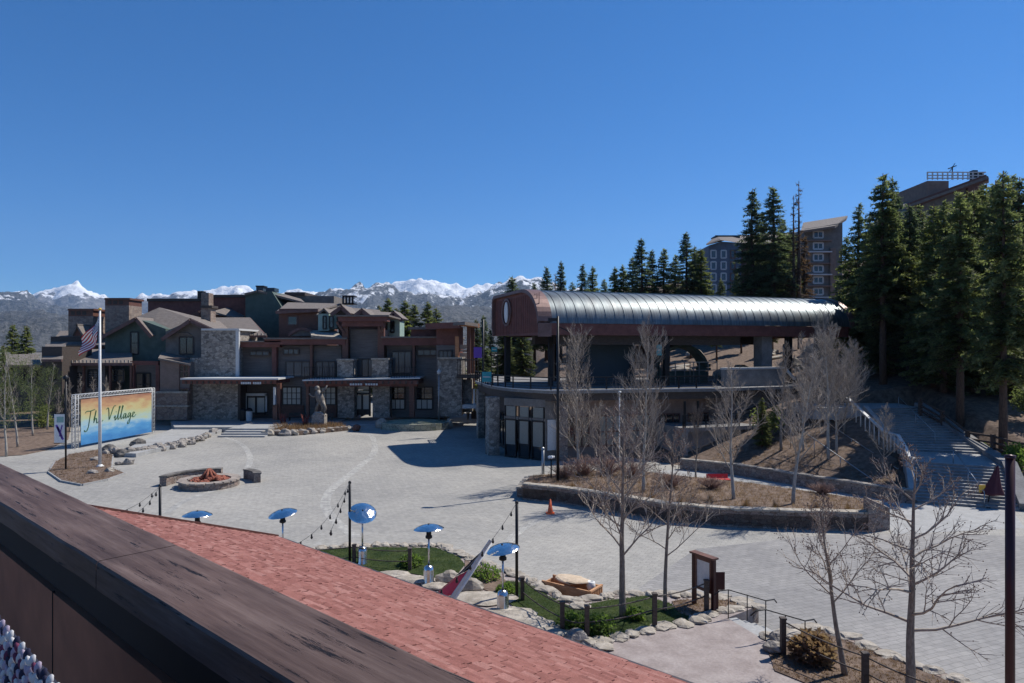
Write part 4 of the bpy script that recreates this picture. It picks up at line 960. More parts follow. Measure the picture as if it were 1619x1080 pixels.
# flag island
isl = [(78,748),(88,732),(112,720),(160,712),(178,722),(175,742),(196,750),(168,760),(130,768),(98,762)]
m = MB(); m.prism([G(*p) for p in isl], -.02, .14); struct('flag_island_soil', m, M['mulch'])
m = MB(); q = [G(*p) for p in isl]
for a, b in zip(q, q[1:]+q[:1]): m.bar((a[0],a[1],.06),(b[0],b[1],.06),.2,.14)
tag(m.build('kerb', M['concrete'], None, (*q[0],0)), 'pale concrete kerb edging the brown flagpole island', 'kerb')
m = MB(); blades(m, scatter(q, 900, 9), .13, .18, .012, rn, 4, 1.0); tag(m.build('dry_grass', M['straw']), 'dry brown plants on the flagpole island', 'dry plants', kind='stuff')
fxp, fyp = G(158,740)
t = thing('flagpole', 'tall pale flagpole standing in the brown island left of the plaza', 'flagpole', (fxp,fyp,0))
m = MB(); m.tube([(fxp,fyp,0),(fxp,fyp,6),(fxp,fyp,Z(491,fyp))],[.13,.11,.07],10); m.lathe((fxp,fyp,0),[(.3,0),(.3,.15),(.15,.3)],12); m.build('pole', M['white'], t)
m = MB(); m.lathe((fxp,fyp,Z(491,fyp)),[(0,0),(.12,.06),(.12,.16),(0,.22)],10); m.build('finial', M['yellow'], t)
# flag (hanging, swept to the left)
fl = thing('flag', 'red white and blue striped flag hanging limp from the flagpole', 'flag', (fxp,fyp,10))
nu, nv = 30, 26; zt = Z(499,fyp)
def fpnt(u, v):   # u along fly 0..1, v across hoist 0..1
    x = -.10 - 1.55*u*(.35+.65*u)*.92 - .03*math.sin(9*u); z = zt - 2.0*v*(1-.25*u) - 1.75*u
    x += .10*math.sin(v*7+u*4)*u - .12*v*(1-u); y = .22*math.sin(v*5.5+u*7)*(.25+u)
    return (fxp+x, fyp+y, z)
vs = [fpnt(i/nu, j/nv) for i in range(nu+1) for j in range(nv+1)]
fr, fw_, fbv = [], [], []
for i in range(nu):
    for j in range(nv):
        f_ = (i*(nv+1)+j, (i+1)*(nv+1)+j, (i+1)*(nv+1)+j+1, i*(nv+1)+j+1)
        if i < nu*.42 and j < 14: fbv.append(f_)
        elif (j//2) % 2 == 0: fr.append(f_)
        else: fw_.append(f_)
m = MB(); m.add(vs, fr, 0, True); m.add(vs, fw_, 1, True); m.add(vs, fbv, 2, True)
for r in range(9):
    for c in range(6 if r%2==0 else 5):
        u = (.04+.065*c+(.032 if r%2 else 0))*1.0; v = .03+.056*r; p = Vector(fpnt(u,v)); 
        m.add([(p.x+.035*math.cos(k*1.2566+1.57),p.y-.012,p.z+.035*math.sin(k*1.2566+1.57)) for k in range(5)], [(0,1,2,3,4)], 1)
m.build('cloth', [M['flagred'] if 'flagred' in M else flat('flagred',(.42,.03,.05),.8), M['white'], flat('flagblue',(.03,.04,.18),.8)], fl)
# banner pole by island
bx, by = G(104,745)
t = thing('banner_post', 'dark post with white and purple vertical banner left of the large sign', 'banner', (bx,by,0))
m = MB(); m.tube([(bx,by,0),(bx,by,Z(598,by))],.07,8); m.lathe((bx,by,Z(598,by)),[(.2,-.1),(.22,.1),(0,.3)],8); m.build('pole', M['metal_dk'], t)
m = MB(); m.box(X(86,by),X(102.5,by),by-.02,by+.02,Z(700,by),Z(655,by)); bn = m.build('banner', M['white'], t)
m = MB(); 
for a,b,c,d_ in ((90,101,659,668),): m.box(X(a,by),X(b,by),by-.03,by-.021,Z(d_,by),Z(c,by),0)
m.build('banner_panel', flat('sage',(.25,.42,.38),.7), bn)
m = MB()
for k in range(7): m.bar((X(89+k*1.4,by),by-.03,Z(672+k*3.2,by)),(X(93+k*1.2,by),by-.03,Z(678+k*2.8,by)),.012,.16)
m.bar((X(99,by),by-.03,Z(672,by)),(X(95,by),by-.03,Z(690,by)),.012,.2); m.build('banner_figure', M['purple'], bn)
m = MB(); m.bar((X(85,by),by,Z(654,by)),(bx,by,Z(654,by)),.05); m.bar((X(85,by),by,Z(701,by)),(bx,by,Z(701,by)),.05); m.build('banner_arm', M['metal_dk'], t)

# big sign
v0 = Vector((X(115,65),65,0)); v1 = Vector((X(243,77),77,0)); ang = math.atan2(v1.y-v0.y, v1.x-v0.x); Ls = (v1-v0).length
t = thing('village_sign', 'large outdoor banner reading The Village on white truss frame with yellow to blue print', 'sign', (v0.x,v0.y,0), ang)
def truss(m, a, b, s=.38):
    a = Vector(a); b = Vector(b); d = b-a; L_ = d.length; d /= L_; up = Vector((0,1,0)); r = d.cross(up).normalized()
    C4 = [r*s/2+up*s/2, -r*s/2+up*s/2, -r*s/2-up*s/2, r*s/2-up*s/2]
    for c in C4: m.tube([a+c,b+c],.035,5)
    n = max(2, round(L_/.45))
    for i in range(n):
        p = a+d*L_*i/n; q = a+d*L_*(i+1)/n
        for k in range(4): m.tube([p+C4[k], q+C4[(k+1)%4]],.02,4); m.tube([p+C4[k],p+C4[(k+1)%4]],.02,4)
for a, b in (((.3,0,0),(.3,0,5.1)),((Ls-.3,0,.2),(Ls-.3,0,5.1)),((.1,0,4.95),(Ls-.1,0,4.95))):
    m = MB(); truss(m, a, b); m.build('truss', M['metal_wh'] if 'metal_wh' in M else M['whitetrim'], t)
mt, nt, b = newmat('sign_print'); tc = N(nt,'ShaderNodeTexCoord'); sp = N(nt,'ShaderNodeSeparateXYZ'); nt.links.new(tc.outputs['Object'], sp.inputs[0])
f = ntex(nt, coords(nt,(.5,1,1.6)), 1.1, 5); ma = N(nt,'ShaderNodeMath',operation='MULTIPLY_ADD'); nt.links.new(f, ma.inputs[0]); ma.inputs[1].default_value = 2.6
nt.links.new(sp.outputs[2], ma.inputs[2]); mr = N(nt,'ShaderNodeMapRange'); nt.links.new(ma.outputs[0], mr.inputs[0]); mr.inputs[1].default_value = 1.5; mr.inputs[2].default_value = 6.2
c = ramp(nt, mr.outputs[0], [(0,(.03,.17,.42)),(.22,(.07,.27,.52)),(.38,(.30,.46,.54)),(.52,(.42,.48,.30)),(.68,(.50,.42,.20)),(.82,(.45,.25,.13)),(1,(.27,.12,.08))])
nt.links.new(c, b.inputs['Base Color']); b.inputs['Roughness'].default_value = .7
m = MB(); m.box(.75, Ls-.75, -.25, -.22, .25, 4.65); pr = m.build('print', mt, t)
# hand-drawn script: The Village
glyph = {
 'T': ([[(0,.95),(.15,1.1),(.5,1.05),(.95,1.15)],[(.55,1.1),(.42,.5),(.25,-.35),(0,-.5),(-.1,-.35)]],.75),
 'h': ([[(.1,.3),(.35,1.1),(.3,.9),(.05,0),(.2,.4),(.4,.45),(.35,.1),(.5,.05),(.6,.2)]],.55),
 'e': ([[(.05,.2),(.3,.3),(.3,.45),(.12,.42),(.05,.1),(.2,0),(.5,.2)]],.48),
 'V': ([[(-.05,1.0),(.15,1.15),(.2,.8),(.2,0),(.5,.7),(.75,1.2),(.95,1.2)]],.72),
 'i': ([[(.05,.2),(.2,.45),(.12,.1),(.2,0),(.35,.2)],[(.26,.66),(.3,.7)]],.32),
 'l': ([[(.05,.2),(.4,1.0),(.38,1.15),(.28,1.0),(.12,.15),(.2,0),(.38,.2)]],.34),
 'a': ([[(.4,.4),(.2,.45),(.05,.15),(.15,0),(.35,.3),(.42,.45),(.33,.1),(.42,0),(.58,.2)]],.54),
 'g': ([[(.4,.4),(.2,.45),(.05,.15),(.15,.02),(.35,.3),(.42,.42),(.25,-.4),(.05,-.5),(0,-.35),(.3,-.05),(.58,.2)]],.54)}
m = MB(); x = 1.3; SZ = 1.34
for ch in 'The Village':
    if ch == ' ': x += .45*SZ; continue
    st_, adv = glyph[ch]
    for s in st_:
        q = [Vector((x+p[0]*SZ, -.262, 2.05+p[1]*SZ*.95+.02*x)) for p in s]
        for _ in range(2): 
            if len(q) > 2: q = [q[0]] + [w for a,b_ in zip(q,q[1:]) for w in (a.lerp(b_,.25),a.lerp(b_,.75))] + [q[-1]]
        for a, b_ in zip(q, q[1:]):
            d = (b_-a); w = .12 if abs(d.z) > abs(d.x)*1.2 else .075; m.bar(a, b_ + d.normalized()*.02, .016, w)
    x += adv*SZ
m.build('script_lettering', flat('letter',(.05,.13,.06),.7), pr)
# low concrete stage + rock edging
m = MB(); m.prism([G3(*p,.35)[:2] for p in ((185,716),(240,690),(300,668),(372,668),(345,682),(290,700),(215,717))], -.1, .35); struct('stage_paving', m, M['concrete'])
# boulders
pts_ = [G(*p) for p in ((346,681),(330,690),(312,698),(290,704),(262,710),(235,715),(205,720),(178,718))]
t = thing('rock_wall', 'low wall of stacked grey rocks holding the edge of the stage', 'wall', (*pts_[0],0)); m = MB(); rn = random.Random(8)
for a, b in zip(pts_, pts_[1:]):
    for k in range(9):
        u = (k+rn.random())/9; r = rn.uniform(.22,.42); m.rock((a[0]+(b[0]-a[0])*u+rn.uniform(-.3,.3), a[1]+(b[1]-a[1])*u+rn.uniform(-.3,.5), r*.5+rn.uniform(0,.2)), (r*1.2,r,r*.8), rn.random()*99)
m.build('stones', M['rock'], t)
bl = [(172,716,.9,'rock_dk'),(192,722,.8,'rock_dk'),(215,718,.75,'rock_dk'),(218,707,1.0,'rock_dk'),(238,716,.6,'rock'),(255,713,.6,'rock'),(272,710,.55,'rock'),(288,707,.55,'rock'),(302,703,.55,'rock'),(315,697,.6,'stone_lt'),(327,692,.65,'stone_lt'),(340,686,.6,'stone_lt'),(203,734,.6,'rock'),(188,735,.4,'rock'),(150,730,.5,'rock'),(146,751,.55,'rock'),(174,748,.5,'stone_lt'),(165,720,.6,'rock')]
for i, (px,py,r,mm) in enumerate(bl):
    x, y = G(px,py); k = r*1.0
    lb = {'rock_dk':'dark','rock':'grey brown','stone_lt':'pale'}[mm]
    t = MB(); t.rock((x,y,k*.32),(k*.75,k*.6,k*.5),i+3)
    tag(t.build('boulder', M[mm], None, (x,y,0)), f'{lb} boulder, {ORD[sorted([b_[0] for b_ in bl]).index(px)]} from the left in rock row edging the stage', 'boulder', 'boulders edging the stage')
def GS(px,py): return G(px, 690-(690-py)*.6)
bl = [(424,688,.9),(437,686,.8),(452,688,.9),(466,687,.8),(480,685,.8),(494,683,.8),(508,681,.75),(522,678,.7),(536,676,.7),(550,674,.65),(541,667,.8),(430,678,.7)]
for i, (px,py,r) in enumerate(bl):
    x, y = GS(px,py); t = MB(); t.rock((x,y,r*.3),(r*.8,r*.6,r*.5),i+40)
    tag(t.build('boulder', M['rock'] if i%3 else M['stone_lt'], None, (x,y,0)), f'grey boulder, {ORD[sorted([b_[0] for b_ in bl]).index(px)]} from the left in rocks below the statue', 'boulder', 'boulders round the statue bed')
x, y = GS(551,675); t = MB(); t.rock((x+1,y-.5,.35),(.5,.5,.45),77); tag(t.build('boulder', M['rustwood'], None, (x,y,0)), 'round reddish boulder at the right tip of the statue bed', 'boulder')
m = MB(); m.prism([GS(*p) for p in ((424,688),(470,688),(550,675),(540,666),(430,672))], -.02, .45); struct('statue_bed_soil', m, M['mulch'])
m = MB(); blades(m, scatter([GS(*p) for p in ((428,686),(470,686),(545,674),(535,667),(432,672))], 500, 12), .45, .5, .03, rn, 4, .7); tag(m.build('dry_shrubs', M['straw']), 'dry reddish brush around the statue pedestal', 'dry plants', kind='stuff')
for i,(px,py) in enumerate(((448,668),(483,672))):
    x,y = GS(px,py); m = MB(); rr = random.Random(i)
    for k in range(60):
        a = rr.uniform(0,6.28); h = rr.uniform(.8,1.9); m.tube([(x,y,.3),(x+.3*math.cos(a),y+.3*math.sin(a),h*.6),(x+.7*math.cos(a)*rr.random(),y+.7*math.sin(a),h)],[.03,.02,.01],3)
    tag(m.build('bare_shrub', nm('redtwig%d'%i,(.25,.05,.04),(.38,.10,.07),3,.8,0), None, (x,y,0)), ('red twigged shrub left of the statue near the stage steps','red twigged shrub just left of the statue pedestal')[i], 'shrub')
# statue on pedestal
sx, sy = GS(505,671); sx2 = sx
t = thing('statue', 'dark bronze statue of a rearing figure on a rough stone pedestal', 'statue', (sx,sy,0))
m = MB(); m.box(sx-.75,sx+.75,sy-.6,sy+.6,0,1.75); m.rock((sx,sy,1.8),(.8,.65,.3),5); m.build('pedestal', stone('pedst', [(.30,.27,.24),(.42,.38,.33),(.36,.33,.3)], 3), t)
m = MB(); z = 1.9
m.tube([(sx+.3,sy,z),(sx+.35,sy,z+.7),(sx+.1,sy,z+1.3),(sx-.1,sy,z+1.9),(sx-.15,sy,z+2.3)],[.14,.22,.38,.33,.16],10)
m.tube([(sx+.5,sy-.2,z),(sx+.55,sy-.15,z+.5),(sx+.25,sy-.1,z+1.2)],[.1,.14,.24],8); m.tube([(sx-.4,sy+.1,z),(sx-.25,sy+.1,z+.6),(sx+.05,sy,z+1.2)],[.1,.14,.22],8)
m.tube([(sx-.1,sy,z+1.9),(sx-.5,sy-.2,z+1.6),(sx-.85,sy-.25,z+1.9)],[.16,.11,.07],8); m.tube([(sx,sy,z+1.9),(sx+.45,sy-.1,z+2.2),(sx+.7,sy-.1,z+2.7)],[.15,.1,.06],8)
m.lathe((sx-.2,sy,z+2.35),[(0,-.2),(.2,-.1),(.24,.1),(.15,.28),(0,.34)],10); m.v = [(sx+(v[0]-sx)*1.35, sy+(v[1]-sy)*1.35, 1.9+(v[2]-1.9)*1.22) for v in m.v]; m.build('figure', nm('bronze_l', (.10,.085,.07),(.24,.21,.18),6,.5,.4), t)
# stage steps
t = thing('stage_steps', 'low wide concrete steps between the stage and statue boulders', 'steps', (*G(385,688),0))
for i in range(4):
    a = G(350-1.5*i,690-0*i); m = MB(); y = 78.5-i*.0 + i*.9; m.box(X(347,74),X(421,74),73.5+i*.9,74.4+i*.9+(4 if i==3 else 0),-.05,.16*(i+1)-.03*0); m.build('step', M['concrete'], t)
m = MB(); m.prism([(X(290,80),77.9),(X(421,80),77.9),(X(540,85),84),(X(540,85),90),(X(285,85),90),(X(270,84),84)],-.1,.6); struct('terrace_paving', m, M['concrete'])
# round lawn planter
x, y = (X(657,82),82)
t = thing('round_planter', 'low round stone walled grass planter in front of the hall canopy', 'planter', (x,y,0))
m = MB(); ring(m,(x,y),3.7,4.2,0,.8,0,360,36,0,1,.75); m.build('wall', stone('pl_stone',[(.25,.27,.19),(.36,.36,.28),(.3,.3,.24)],1.6), t)
m = MB(); m.lathe((x,y,0),[(3.75,.7),(2.5,.95),(0,1.05)],30,0,True,1,.75); m.build('grass_mound', nm('dull_grass',(.20,.22,.14),(.32,.33,.24),2,.9,.3), t)
m = MB(); m.rock((x-4.0,y-.8,.6),(.7,.6,.6),3); m.rock((x+4.1,y-.4,.6),(.4,.4,.6),5); m.build('end_stone', M['stone_lt'], t)
# lamp posts
def lamp(px, py, pyt, lab, d=None):
    x, y = X(px,82.5), 82.5; t = thing('street_lamp', lab, 'street lamp', (x,y,0)); zt = Z(pyt,y)
    m = MB(); m.tube([(x,y,0),(x,y,zt-.5)],[.09,.06],8); m.lathe((x,y,0),[(.2,0),(.2,.4),(.1,.5)],10); m.build('pole', M['metal_gr'], t)
    m = MB(); m.lathe((x,y,zt-.6),[(.09,0),(.22,.1),(.26,.4),(.1,.5),(.02,.7)],10); m.build('lantern', M['whitetrim'], t)
lamp(694,657,584,'pale slender lamp post in front of the stone corner building')
# tall dark lamp post with lamp head in front of station roof
x, y = X(882,45.4), 45.4; t = thing('lamp_pole', 'tall dark steel pole with small lamp head rising from the long planter', 'pole', (x,y,0))
m = MB(); m.tube([(x,y,0),(x,y,Z(500,y))],[.10,.08],8); m.build('pole', M['metal_dk'], t); m = MB(); m.box(x-.65,x-.08,y-.15,y+.15,Z(508,y),Z(503,y)); m.bar((x,y,Z(516,y)),(x+.7,y,Z(524,y)),.07); m.build('lamp_head', M['metal_dk'], t)
x, y = X(979.5,54), 54; t = thing('light_pole', 'thin pale pole standing before the lower storey of the station', 'pole', (x,y,0))
m = MB(); m.tube([(x,y,0),(x,y,Z(619,y))],.05,6); m.build('pole', M['white'], t); m = MB(); m.lathe((x,y,Z(619,y)),[(0,.05),(.14,0),(.14,-.1),(0,-.12)],8); m.build('cap', M['white'], t)
# thin lamp by planter corner with globe (dark pole + white post)
x, y = X(858.5,49), 49; t = thing('bollard_light', 'short grey post at the left end of the long planter', 'bollard', (x,y,0))
m = MB(); m.tube([(x,y,0),(x,y,2.3)],.11,8); m.build('post', M['metal_gr'], t); m = MB(); m.lathe((x,y,2.3),[(.14,0),(.14,.1),(0,.18)],8); m.build('cap', M['metal_gr'], t)
x, y = X(871.5,46.5), 46.5; t = thing('lily_light', 'small dark stake light with white flower shaped head in the planter', 'light', (x,y,.7))
m = MB(); m.tube([(x,y,.6),(x,y,2.1)],.05,6); m.build('stake', M['metal_dk'], t); m = MB(); 
for k in range(5): m.rock((x+.14*math.cos(k*1.25),y+.14*math.sin(k*1.25),2.15),(.12,.12,.1),k)
m.build('head', M['white'], t)
# purple banner and teal signs around the gap
x, y = X(764,76), 76; t = thing('banner_post', 'dark pole carrying a purple flag banner beside the station deck', 'banner', (x,y,0))
m = MB(); m.tube([(x,y,0),(x,y,Z(505,y))],.11,8); m.build('pole', M['metal_dk'], t); m = MB(); m.box(X(749,y),X(762,y),y-.02,y+.02,Z(566,y),Z(549,y)); m.build('banner', M['purple'], t)
m = MB(); m.bar((X(748,y),y,Z(548.5,y)),(x,y,Z(548.5,y)),.06); m.build('banner_arm', M['metal_dk'], t)
def dsign(px0,px1,py0,py1,d,mat,lab,tint):
    t = thing('notice_sign', lab, 'sign', (X(px0,d),d,6)); m = MB(); m.box(X(px0,d),X(px1,d),d-.04,d+.04,Z(py1,d),Z(py0,d)); m.build('board', M[mat], t)
    m = MB(); m.box(X(px0,d)-.05,X(px0,d)+.03,d,d+.1,6 if d < 80 else 5,Z(py0,d)); m.box(X(px1,d)-.03,X(px1,d)+.05,d,d+.1,6,Z(py0,d)); m.build('post', M['metal_dk'], t)
    m = MB(); zc = (Z(py0,d)+Z(py1,d))/2; m.box(X(px0,d)+.1,X(px1,d)-.1,d-.06,d-.04,zc-.05,zc+.05); m.build('stripe', M[tint], t)
dsign(762,777,588,604,64,'tealsign','square teal sign board on the left corner of the station deck','whitetrim')
dsign(777,786,549,556,75,'tealsign','small teal sign behind the station at upper left column','whitetrim')
dsign(1038,1046,545,562,62.5,'tealsign','narrow upright teal sign beside the station column','whitetrim')
dsign(1239,1248,544,562,70,'bluesign','narrow upright blue sign by the right columns of the station','whitetrim')
# traffic cone
x, y = G(870,812)
def cone(x,y,lab,s=1):
    t = thing('traffic_cone', lab, 'traffic cone', (x,y,0))
    m = MB(); m.box(x-.24*s,x+.24*s,y-.24*s,y+.24*s,0,.05*s); m.build('base', M['orange'], t)
    m = MB(); m.lathe((x,y,.05*s),[(.17*s,0),(.035*s,.78*s),(0,.78*s)],14); cn = m.build('cone', M['orange'], t)
    m = MB(); m.lathe((x,y,.05*s),[(.115*s,.32*s),(.082*s,.48*s)],14); m.build('collar', flat('collar',(.75,.35,.28),.4), cn)
cone(x,y,'orange traffic cone standing on the plaza at the left end of the planter wall',1.0)
# red bench
x, y = X(1137,46.8), 46.8
t = thing('red_bench', 'low red bench on the path behind the long planter', 'bench', (x,y,0))
m = MB(); m.obox((x,y,.55),(1.5,.5,.1),.05); m.build('seat', M['red'], t)
m = MB(); m.obox((x-.05,y+.32,.75),(1.5,.06,.3),.05,-.2); m.build('backrest', M['red'], t)
for s in (-1,1): m = MB(); m.obox((x+s*.6,y,.25),(.1,.45,.5),.05); m.build('leg', M['red'], t)
# folded umbrella on the steps at right
x, y = X(1574,41), 41
t = thing('patio_umbrella', 'folded dark maroon patio umbrella on a thin stand at the foot of the stairs', 'umbrella', (x,y,0))
m = MB(); m.tube([(x-.5,y,0),(x,y,2.55)],.035,6); m.lathe((x-.5,y,0),[(.35,0),(.35,.08),(.08,.14)],14); m.build('pole', M['metal_dk'], t)
m = MB(); vs = []; prf = [(.04,2.5),(.12,2.3),(.2,1.95),(.3,1.6),(.42,1.25),(.58,.95),(.62,.8),(.2,.72)]
for r, z in prf:
    for k in range(24): a = k*6.2832/24; rr_ = r*(1+.16*math.sin(k*math.pi/2+1)); vs.append((x-.05+(z-1.6)*.2+rr_*math.cos(a), y+rr_*.8*math.sin(a), z))
m.add(vs, [(i*24+j,i*24+(j+1)%24,(i+1)*24+(j+1)%24,(i+1)*24+j) for i in range(7) for j in range(24)],0,True); m.build('canopy', M['maroonfab'], t)
m = MB(); m.box(x-1.0,x-.62,y-.02,y+.02,.9,1.35); tag(m.build('notice_board', M['yellow'], None, (x-.8,y,.9)), 'small yellow notice at the foot of the stair handrail', 'sign')
# trash bins by the shop door
for px,lab,mm in ((385,'dark round litter bin left of the shop door','metal_dk'),(395,'pale litter bin with dark hood by the shop door','whitetrim')):
    x, y = X(px,85), 85-.2; t = thing('litter_bin', lab, 'bin', (x,y,.6)); m = MB(); m.lathe((x,y,.6),[(.38,0),(.4,1.0),(.4,1.2)],12); m.build('body', M[mm], t)
    m = MB(); m.lathe((x,y,1.8),[(.42,0),(.42,.1),(.3,.35),(0,.42)],12); m.build('hood', M['metal_dk'], t)
# loose stones on the deck / benches near main hall windows
for i,(px,lab) in enumerate(((470,'left dark slatted bench under the hall windows'),(515,'right dark slatted bench under the hall windows'))):
    x, y = X(px,85.5), 85.2; t = thing('bench', lab, 'bench', (x,y,.6)); m = MB(); m.box(x-1,x+1,y-.25,y+.25,1.0,1.06); m.build('seat',M['darkwood'],t); m = MB(); m.box(x-1,x+1,y+.22,y+.28,1.15,1.55); m.build('backrest',M['darkwood'],t)
    for s in (-1,1): m = MB(); m.box(x+s*.85-.04,x+s*.85+.04,y-.2,y+.2,.6,1.0); m.build('leg',M['metal_dk'],t)
# ================================================================ FOREGROUND: shingle roof and balcony rail
ZE = 3.6
Cc = Vector((*G(440,850,ZE),ZE)); Dd = Vector((*G(1085,1080,ZE),ZE)); ex = (Dd-Cc); ex.z = 0; ex.normalize(); ra = math.atan2(ex.y, ex.x)
t = thing('shingle_roof_building', 'red shingled shed roof building just below the balcony', 'building', (Cc.x,Cc.y,0), ra)
KS = .35; LR = 24.0; cs = math.cos(math.atan(KS)); sn = math.sin(math.atan(KS))
def rp(x, s, o=0): return (x, -s*cs - o*sn*-1*0 - 0, ZE + s*sn + o)
m = MB(); m.slab([rp(0,0,-.03),rp(LR,0,-.03),rp(LR,11,-.03),rp(0,11,-.03)], .18); m.build('roof_deck', M['darkwood'], t)
m = MB(); rn = random.Random(11); s = 0; row = 0
while s < 9.2:
    x = -(row%2)*.15 - rn.uniform(0,.1); 
    while x < LR:
        w = .305 if rn.random() < .75 else rn.choice((.2,.42)); g = .008; x1 = min(LR, x+w-g); x0 = max(-.05, x)
        dd = rn.uniform(-.012,.012) if s > 0 else 0; th = rn.uniform(.018,.042); mi = rn.choice((0,0,0,1,1,2,2,3))
        if x1 > x0+.02:
            a = s+dd; b = s+.17
            m.add([rp(x0,a,0),rp(x1,a,0),rp(x1,a,th),rp(x0,a,th),rp(x1,b,.002),rp(x0,b,.002)], [(0,1,2,3),(3,2,4,5),(0,3,5),(1,4,2)], mi)
        x += w
    s += .145; row += 1
m.build('shingles', [M['shingle1'],M['shingle2'],M['shingle3'],M['shingle4']], t)
m = MB(); m.box(-.1,LR,.0,.10,ZE-.16,ZE-.0); m.build('gutter', flat('gutter',(.06,.05,.05),.5), t)
m = MB(); m.bar(rp(-.06,-.02,.0),rp(-.06,11,.0),.05,.16); m.build('rake_trim', M['rustwood'], t)
m = MB(); m.box(.5,LR,-10.3,-.6,.1,ZE-.25); m.build('wall', M['siding_tan'], t)

N_ = Vector((.669,.743,0)); U_ = Vector((.743,-.669,0)); rr = math.atan2(U_.y, U_.x)
t = thing('balcony', 'weathered dark brown balcony rail and solid parapet crossing the lower left corner', 'balcony', (N_.x*.54, N_.y*.54, 7.9), rr)
# local: x along rail, y outward, z up from floor 7.9 ; cap top z=1.10
mt, nt, b = newmat('rail_wood'); v = coords(nt, (1.1,16,16)); v1 = coords(nt, (1,1,1))
f = ntex(nt, v, 2.2, 7, .65); f1 = ntex(nt, v1, 2.4, 5); f3 = ntex(nt, coords(nt, (2.2,30,30)), 1.6, 6, .75)
c = ramp(nt, f, [(.3,(.052,.031,.024)),(.5,(.100,.066,.054)),(.7,(.160,.115,.097))])
c = mixc(nt, .6, c, ramp(nt, f1, [(.3,(.6,.6,.62)),(.7,(1.35,1.3,1.3))]), 'MULTIPLY')
ck = ramp(nt, f3, [(.365,(0,0,0)),(.41,(1,1,1))]); c = mixc(nt, ck, (.010,.007,.007), c)
wr = ramp(nt, ntex(nt, coords(nt,(2.2,9,9)), 3.1, 6, .7), [(.66,(0,0,0)),(.74,(.55,.55,.55))]); c = mixc(nt, wr, c, (.20,.155,.15))
nt.links.new(c, b.inputs['Base Color']); b.inputs['Roughness'].default_value = .6; b.inputs['Specular IOR Level'].default_value = .22
bump(nt, b, mixc(nt, .5, ck, f), .55, .006); M['railw'] = mt
def capboard(x0, x1):
    n = 90; m = MB(); vs = []; rn = random.Random(int(x0*10)); 
    for i in range(n+1):
        x = x0 + (x1-x0)*i/n; wv = .0025*noise.noise(Vector((x*6,0,0))); w2 = .003*noise.noise(Vector((x*9,7,0)))
        for y, z in ((.0+wv,1.035),(.0+wv,1.093+w2*.5),(.004+wv,1.099),(.010+wv,1.1),(.18+w2,1.1),(.187+w2,1.097),(.19+w2,1.09),(.19+w2,1.035)): vs.append((x,y,z))
    fs = [(i*8+j, i*8+(j+1)%8, (i+1)*8+(j+1)%8, (i+1)*8+j) for i in range(n) for j in range(8)] + [tuple(range(7,-1,-1)), tuple(n*8+j for j in range(8))]
    m.add(vs, fs, 0, False); return m
capboard(-9,-1.805).build('cap_board', mt, t); capboard(-1.80,3.5).build('cap_board', mt, t)
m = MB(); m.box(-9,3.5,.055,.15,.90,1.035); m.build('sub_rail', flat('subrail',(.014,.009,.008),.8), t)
M['panelb'] = nm('panelb', (.30,.10,.05), (.38,.135,.068), 1.2, .7, .08)
m = MB(); m.box(-9,3.5,.04,.16,.0,.895); m.build('parapet_panel', M['panelb'], t)
m = MB(); m.box(-9,3.5,-2.2,.16,-.2,-.0); m.build('floor', M['darkwood'], t)
m = MB(); m.box(-2.312,-2.308,.038,.045,0,.9); m.build('panel_joint', M['black'], t)
# patio chair with knitted throw, lower left corner
A_ = Vector(P(0,1.25,988)); B_ = Vector(P(84,1.05,1085)); 
t = thing('balcony_chair', 'dark chair draped with the knitted throw at the bottom left corner', 'chair', (A_.x-.2,A_.y-.1,7.9))
m = MB(); m.box(A_.x-.75,A_.x-.2,A_.y-.75,A_.y-.35,8.3,8.36); m.build('seat', M['metal_dk'], t)
m = MB(); a0 = A_-Vector((0,0,.05)); b0 = B_-Vector((0,0,.05))
dv_ = (B_-A_).normalized(); 
for i in range(4): m = MB(); m.box(A_.x-.75+(i%2)*.5,A_.x-.71+(i%2)*.5,A_.y-.75+(i//2)*.36,A_.y-.71+(i//2)*.36,7.9,8.3); m.build('leg', M['metal_dk'], t)
t = thing('knitted_throw', 'chunky knitted throw in white, lilac and navy at the bottom left corner', 'throw', (A_.x,A_.y,A_.z))
m = MB(); rn = random.Random(2); side = Vector((-.62,-.25,-.60)).normalized(); dn = Vector((0,0,-1))
dirr = dv_; nrm = dirr.cross(dn).normalized()
if nrm.y > 0: nrm = -nrm
back_ = MB(); back_.slab([A_-dv_*.15+Vector((-.01,.012,-.02)), B_+dv_*.2+Vector((-.01,.012,-.02)), B_+dv_*.2+Vector((-.1,.012,-.45)), A_-dv_*.15+Vector((-.1,.012,-.45))], .02)
back_.build('backing', flat('navy',(.012,.014,.03),.9), t)
L_ = (B_-A_).length+.3; i = 0; u = -.12
while u < L_:
    for k in range(24):
        c = A_ + dv_*u + Vector((-.008*k*.4, 0, -.0165*k)) + Vector((rn.uniform(-.001,.001),-.004,rn.uniform(-.001,.001)+(.007 if i%2 else 0)))
        mi = rn.choice((0,0,0,1,1,2,3)); w = .0062; h = .0105
        vs = []
        for a in range(5):
            ph = math.pi*a/4
            for b_ in range(6):
                tt = b_*math.pi/3; vs.append((c.x+w*math.sin(ph)*math.cos(tt)+(.003*math.cos(ph)*(1 if i%2 else -1)), c.y+w*.7*math.sin(ph)*math.sin(tt), c.z+h*math.cos(ph)))
        m.add(vs, [(a*6+b_,(a+1)*6+b_,(a+1)*6+(b_+1)%6,a*6+(b_+1)%6) for a in range(4) for b_ in range(6)], mi, True)
    u += .0155; i += 1
